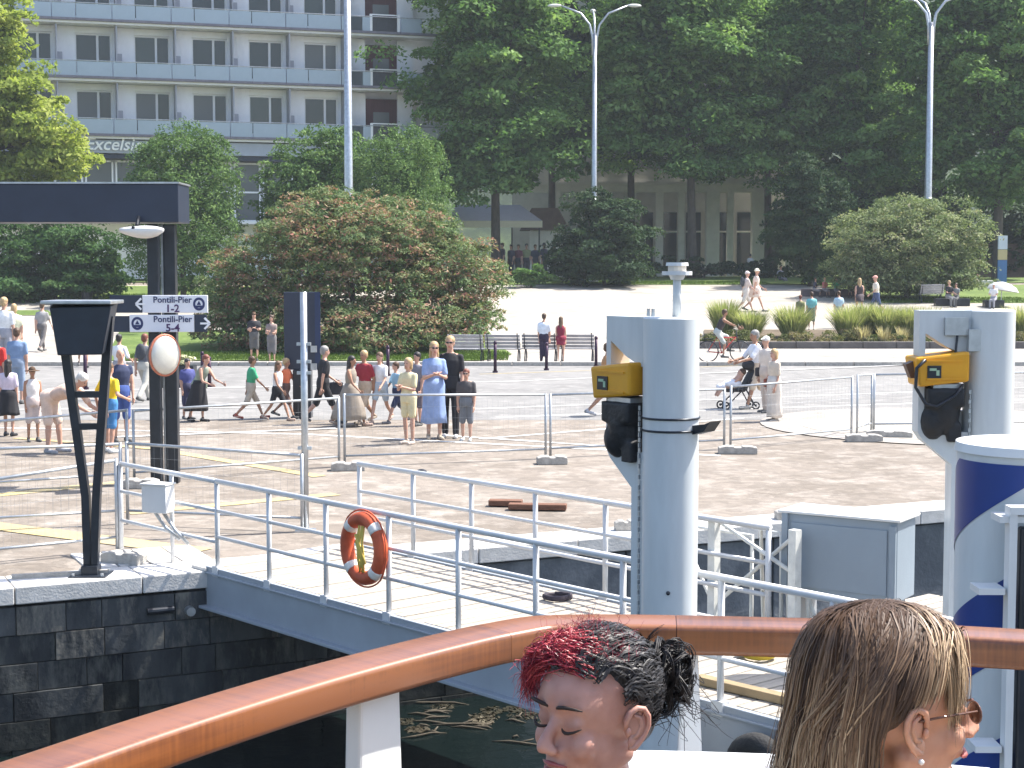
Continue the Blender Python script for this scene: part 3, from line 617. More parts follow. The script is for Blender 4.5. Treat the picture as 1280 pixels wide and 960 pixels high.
lamp(437, 66, .185, 3 + 395 / F * 66, [0, math.pi], 'tall tapering grey pole rising behind the big oleander')
lamp(742, 92, .175, at(742, 42, 92).z, [.15, math.pi - .15, math.pi / 2], 'twin-arm street lamp rising out of the dark shrub')
lamp(1157, 88, .205, at(1157, 28, 88).z, [0.2, math.pi - .2, math.pi / 2 + .2], 'three-arm street lamp behind the pale oleander')

# ================================================================ gate, signs
GY = 22.0
gate = empty('gate', G(198, GY), 0, 'navy portal gate with wide box beam on paired black posts', 'gate')
gl_ = lambda px, py, Y=GY: at(px, py, Y) - Vector(gate.location)
t, u_ = gl_(224, 230, GY), gl_(-260, 278, GY)
MB().box(((t.x + u_.x) / 2, .3, (t.z + u_.z) / 2), (t.x - u_.x, .75, t.z - u_.z)).build('beam', NAVY, gate, bevel=.01)
MB().box(((t.x + u_.x) / 2, .3, t.z + .012), (t.x - u_.x + .03, .8, .024)).build('cap_sheet', GALV, gate)
for px0, px1, Yo in ((182, 196, 0), (200, 215, .12)):
    a, c = gl_(px0, 280), gl_(px1, 280)
    MB().box(((a.x + c.x) / 2, .12 + Yo, a.z / 2), (c.x - a.x, .16, a.z)).build('post', BLACKM, gate, bevel=.012)
    d = gl_((px0 + px1) / 2 - 338 if px0 == 182 else -160, 280)
a = gl_(198, 280); MB().box((a.x, .22, a.z / 2), (.03, .06, a.z)).build('conduit', GALV, gate)
for X in (-2.2 - 3.6, -2.2 - 3.4): MB().box((X, .2, a.z / 2), (.15, .16, a.z)).build('post', BLACKM, gate)
# boards
def board(py0, py1, white, dark, arrow_left, num, logo_px, label):
    root = empty('direction_sign', at(210, (py0 + py1) / 2, GY - .12), 0, label, 'sign', None)
    k = lambda px, py: at(px, py, GY - .12) - Vector(root.location)
    a, c = k(white[0], py0), k(white[1], py1); zc = (a.z + c.z) / 2; hh = a.z - c.z
    MB().box(((a.x + c.x) / 2, 0, zc), (c.x - a.x, .03, hh)).build('panel', SIGNW, root, bevel=.006)
    a2, c2 = k(dark[0], py0), k(dark[1], py1)
    MB().box(((a2.x + c2.x) / 2, .002, zc), (c2.x - a2.x, .03, hh)).build('arrow_panel', NAVY, root, bevel=.006)
    INK = mat('sign_ink_navy', (.03, .04, .12), .5, var=.05); INKW = mat('sign_arrow_white', (.8, .8, .82), .5, var=.02)
    cx = (a.x + c.x) / 2
    Rm = Matrix.Rotation(math.pi / 2, 4, 'X')
    cx = k(210, 0).x
    text_mesh('lettering', 'Pontili-Pier', .118, INK, Matrix.Translation((cx, -.019, zc + .055)) @ Rm, root, extrude=.002, bold=.002)
    text_mesh('lettering', num, .145, mat('sign_ink_violet', (.07, .03, .11), .5, var=.05), Matrix.Translation((cx, -.019, zc - .065)) @ Rm, root, extrude=.002, bold=.003)
    l0 = k(logo_px, (py0 + py1) / 2); r_ = .09
    lg = MB(); n_ = 28
    for i in range(n_):
        a0, a1 = 2 * math.pi * i / n_, 2 * math.pi * (i + 1) / n_
        q = lambda an, rr: (l0.x + rr * math.cos(an) * .9, -.0185, zc + rr * math.sin(an))
        lg.quad(q(a0, r_), q(a1, r_), q(a1, r_ * .62), q(a0, r_ * .62))
    lg.build('emblem_ring', INK, root)
    em = MB(); em.prism([(l0.x - .045, -.0185, zc - .02), (l0.x + .05, -.0185, zc - .02), (l0.x + .03, -.0185, zc - .05), (l0.x - .035, -.0185, zc - .05)], (0, -.003, 0))
    em.prism([(l0.x - .03, -.0185, zc - .012), (l0.x + .03, -.0185, zc - .012), (l0.x + .0, -.0185, zc + .045)], (0, -.003, 0)); em.build('emblem_boat', INK, root)
    ax = k(170 if arrow_left else 251, 0).x; s_ = -1 if arrow_left else 1; ar = MB()
    ar.box((ax, -.02, zc), (.13, .008, .026))
    for sg in (-1, 1):
        ar.box((ax + s_ * .03, -.0245, zc + sg * .038), (.105, .008, .026), Matrix.Rotation(s_ * sg * R(45), 3, 'Y'))
    ar.build('arrow', INKW, root)
    MB().box((k(205, 0).x, .07, zc), (.12, .12, .05)).build('bracket', BLACKM, root)
board(369, 391, (178, 260), (137, 178), True, '1-2', 249, 'upper white pier sign reading 1-2 with left arrow, on the gate posts')
board(393.5, 415, (162, 243), (243, 259), False, '5-4', 172, 'lower white pier sign reading 5-4 with right arrow, on the gate posts')
o = MB().box((0, 0, 0), (.32, .03, .22)).build('blank_panel', NAVY); o.location = at(150, 405, GY - .08); tag(o, 'small blank navy plate beside the lower pier sign', 'sign')
# mirror
mr = empty('traffic_mirror', at(206, 444, GY - .35), R(42), 'round convex mirror with orange rim facing the quay, on the gate posts', 'mirror')
rim = []
ms = MB(); Mx = Matrix.Rotation(math.pi / 2, 3, 'X')
def ring(r, y, n=28): return [Vector((r * .82 * math.cos(2 * math.pi * i / n), y, r * math.sin(2 * math.pi * i / n))) for i in range(n)]
MB().rings([ring(.27, 0), ring(.255, -.03), ring(.19, -.055), ring(.1, -.068), ring(.01, -.072)]).build('mirror_face', mat('hazy_mirror', (.62, .60, .54), .3, .25, var=.1, scale=5), mr, smooth=True)
MB().path(ring(.275, 0), .018, 6, closed=True).build('rim', mat('orange_rim', (.50, .16, .09), .5, var=.3, scale=8), mr, smooth=True)
MB().rings([ring(.275, .005), ring(.265, .08), ring(.2, .2), ring(.06, .27)]).build('back_shell', mat('dark_shell', (.05, .05, .055), .5, var=.2), mr, smooth=True)
MB().tube((0, .18, 0), (.02, .42, 0), .03).build('arm', BLACKM, mr)
# spotlight under the beam
fl = empty('floodlight', at(177, 282, GY - .25), 0, 'white boat-shaped lamp head hanging under the navy beam', 'lamp')
rgs = []
for i in range(9):
    tt_ = i / 8; x = -.29 + .58 * tt_; rz = .11 * math.sin(math.pi * min(1, .08 + tt_ * .9)) ** .6 * (.55 + .5 * tt_) + .01; rgs.append([Vector((x, .12 * math.cos(a) * (.4 + .6 * math.sin(math.pi * (.1 + .8 * tt_))), rz * math.sin(a) * (1.25 if math.sin(a) < 0 else .5) - .05)) for a in [2 * math.pi * j / 12 for j in range(12)]])
MB().rings(rgs).build('housing', WHITE, fl, smooth=True)
MB().tube((-.06, 0, 0), (-.06, .1, .12), .03).build('bracket', BLACKM, fl); MB().ell((-.09, -.10, -.03), (.025, .02, .025)).build('sensor', BLACKM, fl)

# ================================================================ V shaped stand
p = gp(114, 720); vs = empty('v_stand', p, 0, 'black V-legged steel stand with trapezoid trough head on the quay edge', 'stand')
k = lambda px, py, dy=0: at(px, py, p.y + dy) - p
hd = MB(); yf, yb = -.22, .22
pl = [k(70, 384), k(146, 382), k(135, 442), k(80, 443)]
hd.rings([[q + Vector((0, yf, 0)) for q in pl], [q + Vector((-.12 if i in (0, 3) else -.04, yb, .03)) for i, q in enumerate(pl)]])
hd.build('trough', mat('dark_blue_steel', (.022, .03, .045), .35, .3, var=.25, scale=4), vs, bevel=.012)
a, c = k(60, 380), k(147, 381); MB().box(((a.x + c.x) / 2, -.0, a.z + .02), (c.x - a.x, .52, .035)).build('lid', GALV, vs, bevel=.008)
for q0, q1 in (((82, 438), (107.5, 620)), ((137, 395), (121, 620))):
    MB().path([k(*q0), k(*q1), k(q1[0] + (3 if q0[0] < 100 else -3), 716)], [.058, .054, .054], 4).build('leg', BLACKM, vs)
for y_ , x0, x1 in ((493, 92, 126), (533, 98, 122)): MB().box(((k(x0, y_).x + k(x1, y_).x) / 2, 0, k(x0, y_).z), (k(x1, y_).x - k(x0, y_).x, .06, .06)).build('crossbar', BLACKM, vs)
MB().box((0, 0, .014), (.36, .34, .02)).box((0, 0, .06), (.16, .16, .1)).build('base_plate', BLACKM, vs, bevel=.006)
for sx in (-1, 1):
    for sy in (-1, 1): MB().tube((sx * .14, sy * .13, .02), (sx * .14, sy * .13, .05), .015, n=6).build('bolt', GALV, vs)
bar = MB().box((0, 0, .03), (.9, .05, .05)).build('timber_batten', CONC); bar.location = gp(75, 722); bar.rotation_euler = (0, 0, .3); tag(bar, 'thin pale batten lying beside the V stand foot', 'batten')

# ================================================================ pole and totem by the gangway
p = gp(382, 664); pole = empty('galvanised_pole', p, 0, 'tall thin galvanised pole with clamps at the far gangway corner', 'pole')
MB().tube((0, 0, 0), (0, 0, at(380, 365, p.y).z), .04, n=10).build('tube', GALV, pole, smooth=True)
for py in (430, 452, 466, 560):
    z = at(380, py, p.y).z; MB().box((0, 0, z), (.16, .05, .035)).build('clamp', GALV, pole)
MB().box((0, 0, .01), (.22, .22, .02)).build('foot_plate', GALV, pole)
p = gp(376, 522); tot = empty('information_board', p, 0, 'dark navy upright information panel behind the galvanised pole', 'sign')
k = lambda px, py: at(px, py, p.y) - p
a, c = k(355, 365), k(398, 462); MB().box(((a.x + c.x) / 2, 0, (a.z + c.z) / 2), (c.x - a.x, .12, a.z - c.z)).build('panel', NAVY, tot, bevel=.01)
MB().box(((k(390, 0).x + k(398, 0).x) / 2, -.063, (a.z + c.z) / 2), (k(398, 0).x - k(391, 0).x, .01, a.z - c.z)).build('edge_strip', mat('blue_strip', (.02, .035, .09), .4), tot)
a, c = k(367, 462), k(390, 522); MB().box(((a.x + c.x) / 2, 0, (a.z + c.z) / 2), (c.x - a.x, .3, a.z - c.z)).build('pedestal', BLACKM, tot, bevel=.01)
for py in (436, 458): q = k(393, py); MB().box((q.x, -.1, q.z), (.12, .06, .13)).build('small_plate', GALV, tot)

# ================================================================ mobile fences
FR = mat('zinc_fence', (.40, .42, .44), .45, .6, var=.15, scale=12)
def fence(p0, p1, t0, t1, label, rails=True, step=.085):
    """p: pixel feet (x, y), t: pixel y of the top at each end"""
    a, c = gp(*p0), gp(*p1); root = empty('mobile_fence', a, 0, label, 'fence', 'low mesh fence panels round the quay')
    ha, hc = at(p0[0], t0, a.y).z - a.z, at(p1[0], t1, c.y).z - c.z; d = c - a; z = Vector((0, 0, 1)); L = d.length
    MB().tube((0, 0, 0), z * ha, .021, n=7).build('post', FR, root, smooth=True); MB().tube(d, d + z * hc, .021, n=7).build('post', FR, root, smooth=True)
    MB().tube(z * (ha - .02), d + z * (hc - .02), .019, n=7).build('top_rail', FR, root, smooth=True); MB().tube(z * .16, d + z * .16, .016, n=7).build('bottom_rail', FR, root, smooth=True)
    b = MB(); n_ = int(L / step)
    for i in range(1, n_): q = d * (i / n_); h = ha + (hc - ha) * i / n_; b.tube(q + z * .16, q + z * (h - .02), .0009, n=3)
    for j in range(1, 5): b.tube(z * (.16 + (ha - .18) * j / 5), d + z * (.16 + (hc - .18) * j / 5), .0009, n=3)
    o = b.build('wire_mesh', FR, root); o['kind'] = 'stuff'
    return root
def foot(px, py, L=.62, rz=0, label='grey concrete block foot of a mesh fence', wd=.24, z=0):
    p = gp(px, py); r = MB()
    h = .13
    r.prism([(-L / 2, -wd / 2, 0), (L / 2, -wd / 2, 0), (L / 2, -wd / 2, h * .8), (L * .32, -wd / 2, h), (L * .12, -wd / 2, h), (L * .08, -wd / 2, h * .85), (-L * .08, -wd / 2, h * .85), (-L * .12, -wd / 2, h), (-L * .32, -wd / 2, h), (-L / 2, -wd / 2, h * .8)], (0, wd, 0))
    o = r.build('fence_foot', CONC, bevel=.012); o.location = p + Vector((0, 0, z)); o.rotation_euler = (0, 0, rz); tag(o, label, 'concrete block', 'concrete feet of the mesh fences'); return o
fence((431, 583), (682, 574), 492, 492, 'mesh fence panel in front of the waiting family, from the pole to the first pillar')
fence((688, 573), (905, 562), 492, 485, 'mesh fence panel passing behind the hoist pillar with lamp')
fence((913, 562), (1064, 548), 482, 470, 'mesh fence panel in front of the stroller and old woman')
fence((1071, 545), (1089, 540), 468, 467, 'very short mesh fence piece between two concrete blocks')
fence((1092, 541), (1300, 538), 467, 464, 'mesh fence panel in front of the pale paved circle behind the cabled pillar')
fence((168, 605), (424, 584), 512, 496, 'mesh fence panel from the gate posts toward the information panel')
fence((-60, 622), (160, 606), 530, 511, 'mesh fence panel left of the gate in front of the bending visitor')
fence((160, 655), (378, 665), 552, 567, 'mesh fence panel closing the quay end between gate and galvanised pole')
fence((-60, 668), (152, 655), 561, 553, 'mesh fence panel behind the V stand, middle of three rows')
fence((-60, 712), (147, 690), 606, 573, 'mesh fence panel just behind the V stand, along the coping')
foot(435, 588, .5, .1, 'concrete block foot of the mesh fence by the galvanised pole'); foot(690, 580, .46, .1, 'concrete block foot below the mesh fence left of the lamp pillar'); foot(922, 567, .62, -.05, 'concrete block foot of the mesh fence right of the lamp pillar')
foot(1080, 552, .62, -.05, 'front concrete block foot beside the pale paved circle'); foot(1112, 547, .8, -.3, 'rear tilted concrete block beside the pale paved circle')
foot(155, 705, .44, -.35, 'concrete block foot on the coping beside the V stand', .2); foot(998, 650, .55, .05, 'loose concrete block on the quay edge behind the grey cabinet', .2); foot(175, 610, .5, 0, 'concrete block at the foot of the gate posts')
foot(782, 664, .25, .1, 'small concrete block on the coping behind the lamp pillar', .15)
# planks and litter on the quay
for i, (px, py, L, rz, lab) in enumerate([(632, 633, .42, -.12, 'short brown plank lying on the quay paving'), (672, 638, .72, -.10, 'long brown plank lying on the quay paving')]):
    o = MB().box((0, 0, .05), (L, .16, .07)).build('plank', mat('weathered_plank', (.16, .075, .045), .8, var=.35, scale=6, stretch=(1, 8, 8), bump=.4), bevel=.008); o.location = gp(px, py); o.rotation_euler = (0, 0, rz); tag(o, lab, 'plank')
for px, py, lab in ((480, 586, 'small dark stone on the quay behind the gangway handrail'), (527, 591, 'dark lump with grey patch on the quay behind the gangway')):
    o = MB().ell((0, 0, .02), (.08, .05, .035), 9, 6, Matrix.Rotation(.2, 3, 'X')).build('stone', BLACKM); o.location = gp(px, py); tag(o, lab, 'stone')
# bins, bollards, benches
p = gp(109, 379); bn = empty('litter_bin', p, 0, 'black round litter bin on the far plaza behind the V stand', 'bin')
MB().tube((0, 0, .0), (0, 0, .75), .24, .26, 14).build('drum', BLACKM, bn, smooth=False); MB().ell((0, 0, .78), (.26, .26, .12), 14, 6).build('lid', GALV, bn, smooth=True)
BOL = mat('dark_plum_metal', (.035, .015, .035), .4, .4, var=.2)
for i, (px, py, t_) in enumerate([(619, 466, 426), (683, 463, 428), (745, 459, 420), (485, 470, 432), (262, 484, 446), (107, 487, 432), (253, 470, 440)]):
    p = gp(px, py); h = at(px, t_, p.y).z - p.z
    root = empty('bollard', p, 0, ['slim dark bollard in front of the slatted benches', 'slim dark bollard in front of the couple by the benches', 'purple bollard at the right end of the bench row', 'dark bollard with green cap before the oleander', 'plum bollard behind the woman with green bag', 'plum bollard seen between the V stand legs', 'dark bollard at the planter near the oleander lawn'][i], 'bollard', 'bollards along the road')
    MB().path([(0, 0, 0), (0, 0, h * .93)], [.05, .045], 10).build('shaft', BOL, root, smooth=True); MB().ell((0, 0, h * .93), (.055, .055, .07), 10, 6).build('cap', BOL, root, smooth=True); MB().tube((0, 0, 0), (0, 0, .06), .08, n=10).build('base', BOL, root)
MB2 = None
p0 = gp(560, 452); 
def bench(px, py, rz, label, src=None):
    p = gp(px, py); root = empty('bench', p, rz, label, 'bench', 'slatted iron benches in a row')
    SL = mat('grey_bench_slat', (.33, .33, .35), .6, .2, var=.15); W_ = 1.12
    for i in range(4): MB().box((0, -.18 + i * .11, .44), (W_, .09, .03)).build('slat', SL, root)
    for i in range(4): MB().box((0, .25 + i * .045, .53 + i * .11), (W_, .025, .095), Matrix.Rotation(R(-20), 3, 'X')).build('slat', SL, root)
    for s in (-1, 1):
        x = s * (W_ / 2 - .08); l = MB()
        cc = [(x, -.02 + .2 * math.cos(a), .2 + .2 * math.sin(a)) for a in [2 * math.pi * i / 16 for i in range(16)]]
        l.path(cc, .018, 5, closed=True); l.path([(x, -.22, .02), (x, -.1, .42), (x, .24, .44), (x, .42, .95)], .018, 5); l.path([(x, .1, .42), (x, .3, .02)], .018, 5); l.path([(x, -.22, .6), (x, .3, .62)], .016, 5); l.tube((x, -.22, .44), (x, -.22, .6), .016, n=5)
        l.build('iron_leg', BLACKM, root)
for i, px in enumerate((584, 630, 676, 722)):
    bench(px, 453.5 - .2 * i, R(180) - .15, ['slatted bench half under the oleander branches', 'slatted bench second from the oleander', 'slatted bench behind the couple in white shirt and red dress', 'slatted bench at the open end of the row'][i])
bench(1163, 379, R(180), 'dark bench on the grass in front of the pale oleander')
pl_ = empty('planter', gp(222, 484), 0, 'low dark planter box with pale flowers behind the gate posts', 'planter')
MB().box((0, 0, .28), (.9, .5, .55)).build('box', BLACKM, pl_, bevel=.02)
crown('flowers', [(Vector(pl_.location) + Vector((0, 0, .62)), (.42, .22, .2))], 500, .1, MATS['cream_flowers'], pl_, 95, clump=.12)['kind'] = 'stuff'
# ================================================================ gangway
bd = Vector((.66, -.75, 0)).normalized(); bp_ = Vector((-bd.y, bd.x, 0))
P0 = Vector((-2.89, 15.54, 0)) - bd * .45
gw_ = empty('gangway', P0, math.atan2(bd.y, bd.x), 'white steel gangway with plank deck and tube railings leading to the pier', 'gangway')
LB, WB = 9.6, 1.86; DZ = .05
GIR = mat('gangway_grey_blue_paint', (.30, .325, .355), .5, var=.08, scale=2, bump=.04)
PLK = mat('bleached_planks', (.33, .295, .25), .85, var=.2, scale=4, stretch=(6, 1, 6), bump=.4, bscale=25)
plank = MB().box((0, 0, 0), (.124, WB - .12, .04)).build('plank', PLK, bevel=.006); COL.objects.unlink(plank)
nP = int(LB / .142)
for i in range(nP): inst(plank, gw_, (.3 + .142 * i, WB / 2, DZ - .02 + rnd(-.003, .003)), (0, 0, rnd(-.002, .002)))
for y, s in ((0, -1), (WB, 1)):
    g = MB(); g.box((LB / 2 + .25, y, -.14), (LB, .05, .40)); g.box((LB / 2 + .25, y + s * .045, -.34), (LB, .12, .03)); g.box((LB / 2 + .25, y + s * .03, .0), (LB, .04, .02))
    g.build('girder', GIR, gw_, bevel=.006)
MB().box((LB / 2 + .4, WB / 2, -.16), (LB, WB - .2, .12)).build('subframe', GIR, gw_)
MB().box((.16, WB / 2, .03), (.26, WB + .1, .03)).build('threshold', COPE, gw_)
HR = .88
def railing(y, t0, n_, sp=.93):
    for i in range(n_): 
        q = MB().tube((t0 + sp * i, y, .0), (t0 + sp * i, y, HR + .04), .024, n=8).build('post', RAILPAINT, gw_, smooth=True)
        MB().box((t0 + sp * i, y, .03), (.1, .07, .1)).build('post_bracket', RAILPAINT, q)
    for z, r in ((HR + .04, .027), (.63, .02), (.37, .02)):
        MB().tube((t0 - .02, y, z), (t0 + sp * (n_ - 1) + .02, y, z), r, n=8).build('rail', RAILPAINT, gw_, smooth=True)
railing(0, .45, 10); railing(WB, .25, 7)
# slanted start of the near railing on the quay
st = MB(); a = gp(152, 690)
tl = lambda v: gw_.matrix_basis.inverted() @ Vector(v)
gw_.matrix_basis = Matrix.Translation(P0) @ Matrix.Rotation(math.atan2(bd.y, bd.x), 4, 'Z')
a = Vector((a.x, a.y, .0)); la = tl(a)
for z, r in ((HR + .04, .027), (.63, .02), (.32, .02)): st.tube((la.x, la.y, z + .02), (.45, 0, z), r, n=8)
st.tube((la.x, la.y, 0), (la.x, la.y, HR + .06), .026, n=8); m_ = la.lerp(Vector((.45, 0, 0)), .55); st.tube((m_.x, m_.y, 0), (m_.x, m_.y, HR + .04), .022, n=8)
st.build('quay_end_rail', RAILPAINT, gw_, smooth=True)
jb = empty('junction_box', at(201, 622, 16.0), R(-20), 'white electrical junction box on the quay end of the railing', 'box')
MB().box((0, -.05, 0), (.28, .17, .28)).build('case', WHITE, jb, bevel=.01); MB().box((0, -.05, .148), (.30, .2, .016)).build('lid', WHITE, jb, bevel=.004)
MB().path([(-.08, .0, -.14), (.05, 0, -.3), (.2, .02, -.42)], .018, 6).path([(.02, 0, -.14), (.16, 0, -.32), (.3, .02, -.46)], .018, 6).build('conduit', GALV, jb, smooth=True)
# life ring
t = 2.53; lr = empty('life_ring', P0 + bd * (t + .45) + bp_ * -.07 + Vector((0, 0, .60)), math.atan2(bd.y, bd.x), 'weathered orange life ring with white bands and yellow rope on the railing', 'life ring')
n_ = 40; RG = mat('faded_orange', (.48, .085, .03), .6, var=.3, scale=5); BD = mat('ring_white_band', (.72, .68, .62), .6, var=.1)
def ringp(a, r=.245): return Vector((r * math.cos(a), 0, r * math.sin(a) * 1.05))
MB().path([ringp(2 * math.pi * i / n_) for i in range(n_)], .062, 10, closed=True).build('ring', RG, lr, smooth=True)
for j in range(4):
    a0 = math.pi / 4 + j * math.pi / 2; MB().path([ringp(a0 + d) for d in (-.14, -.07, 0, .07, .14)], .0645, 10).build('band', BD, lr, smooth=True)
RP = mat('yellow_rope', (.62, .47, .10), .8, var=.2)
b = MB()
for j in range(4):
    a0 = math.pi / 4 + j * math.pi / 2; pts = [ringp(a0 + d * 1.57, .245 + .085 * (1 - .15 * math.sin(d * math.pi))) for d in [i / 8 for i in range(9)]]; b.path(pts, .008, 5)
b.build('grab_line', RG, lr, smooth=True)
b = MB(); rg = random.Random(3)
for j in range(7):
    x = rg.uniform(-.05, .06); b.path([(x, -.03, .2), (x + rg.uniform(-.03, .03), -.05, .05), (x + rg.uniform(-.04, .04), -.04, -.1), (x + rg.uniform(-.04, .04), -.03, -.2)], .011, 5)
b.path([(-.05, -.05, .12), (.02, -.06, .02), (.08, -.05, -.12)], .014, 5).build('rope_coil', RP, lr, smooth=True)
# tube trestles beside the far railing
fr = empty('tube_trestle', P0 + bd * 5.1 + bp_ * (WB + .06), math.atan2(bd.y, bd.x), 'cluster of white tube trestles with crossed braces beside the gangway railing', 'trestle')
b = MB(); TP = mat('white_tube_paint', (.66, .66, .62), .5, var=.15, scale=9)
for x in (.1, .95): MB().box((x, 0, .45), (.075, .075, .95)).build('post', TP, fr)
MB().tube((.1, .03, .9), (.95, .03, .55), .018).build('brace', TP, fr); MB().tube((.1, .05, .2), (.95, .05, .9), .018).build('brace', TP, fr)
for x in (.35, .62): MB().path([(x, .35, 0), (x, .3, .82), (x + .3, .2, .84), (x + .35, .15, 0)], .017, 6).build('frame', TP, fr, smooth=True)
MB().tube((.62, .3, .8), (1.05, .2, .1), .017).build('brace', TP, fr)
fr2 = empty('tube_trestle', P0 + bd * 4.55 + bp_ * (WB + .25), math.atan2(bd.y, bd.x), 'single white bent tube frame outside the far gangway railing', 'trestle')
MB().path([(0, 0, -.2), (0, 0, .72), (.1, 0, .78), (.9, 0, .78), (.9, 0, -.2)], .018, 6).build('frame', TP, fr2, smooth=True); MB().tube((.08, 0, .76), (.5, 0, .1), .016).build('brace', TP, fr2)
MB().box((.45, .1, -.22), (1.2, .5, .05)).build('bracket_plate', GIR, fr2)
# pontoon beside the gangway end
pon = empty('pontoon', P0 + bd * 9.0 + bp_ * (WB + 1.6), math.atan2(bd.y, bd.x), 'grey service pontoon beyond the gangway end', 'pontoon')
MB().box((-.6, 0, -.95), (6.0, 2.6, 1.7)).build('hull', GIR, pon, bevel=.04)
for i in range(42): inst(plank, pon, (-3.5 + .142 * i, 0, -.08), (0, 0, 0), (1, 1.42, 1))
# cabinet
cb = empty('steel_cabinet', at(1120, 772, 12.3), R(-33), 'large pale grey steel cabinet beyond the gangway railing', 'cabinet')
cb.location.z = .40
CBM = mat('cabinet_grey', (.25, .30, .35), .45, var=.06, scale=2)
MB().box((-.48, .21, .31), (.96, .42, .64)).build('body', CBM, cb, bevel=.008); MB().box((-.48, .21, .642), (1.02, .48, .02)).build('top_sheet', WHITE, cb, bevel=.004)
MB().box((-.03, -.012, .3), (.05, .03, .6)).build('corner_post', CBM, cb); MB().box((-.93, -.012, .31), (.05, .03, .64)).build('corner_post', CBM, cb)
MB().box((-.48, -.004, .3), (.8, .012, .52)).build('door', CBM, cb, bevel=.003)
for x in (-.85, -.1): MB().box((x, .2, -.22), (.08, .36, .44)).build('leg', GIR, cb)

# small gear lying on the gangway
def on_deck(px, py, z=.055):
    q = at(px, py, 1.0) - Vector((0, 0, CZ)); return Vector((0, 0, CZ)) + q * ((z - CZ) / q.z)
o = MB().path([(math.cos(a) * (.10 + .012 * a / 6.28), math.sin(a) * (.10 + .012 * a / 6.28), .02 + .012 * (a // 6.283)) for a in [i * .35 for i in range(70)]], .016, 6).build('rope_coil', mat('yellow_deck_rope', (.55, .42, .05), .8, var=.2), smooth=True); o.location = on_deck(948, 822); tag(o, 'yellow coiled rope on the gangway planks', 'rope')
o = MB().path([(math.cos(a) * (.11 + .02 * math.sin(3 * a)), math.sin(a) * .08, .02 + .008 * (a // 6.283)) for a in [i * .35 for i in range(60)]], .018, 6).build('rope_coil', mat('dark_rope', (.05, .04, .05), .85, var=.3), smooth=True); o.location = on_deck(697, 750); tag(o, 'dark coiled rope at the far edge of the gangway planks', 'rope')
o = MB().box((0, 0, .03), (1.1, .09, .06)).build('timber_batten', mat('tan_batten', (.28, .21, .12), .85, var=.25), bevel=.006); o.location = on_deck(950, 872); o.rotation_euler = (0, 0, math.atan2(bd.y, bd.x) + .05); tag(o, 'tan timber batten lying along the gangway planks', 'batten')
ty = MB().path([(math.cos(a) * .2, 0, math.sin(a) * .2) for a in [2 * math.pi * i / 28 for i in range(28)]], .075, 10, closed=True).build('tyre_fender', mat('tyre_rubber', (.025, .025, .026), .85, var=.3, bump=.5, bscale=30), smooth=True); ty.location = P0 + bd * 7.4 - bp_ * .12 + Vector((0, 0, -.30)); ty.rotation_euler = (0, 0, math.atan2(bd.y, bd.x)); tag(ty, 'black tyre fender hanging on the gangway girder', 'tyre')

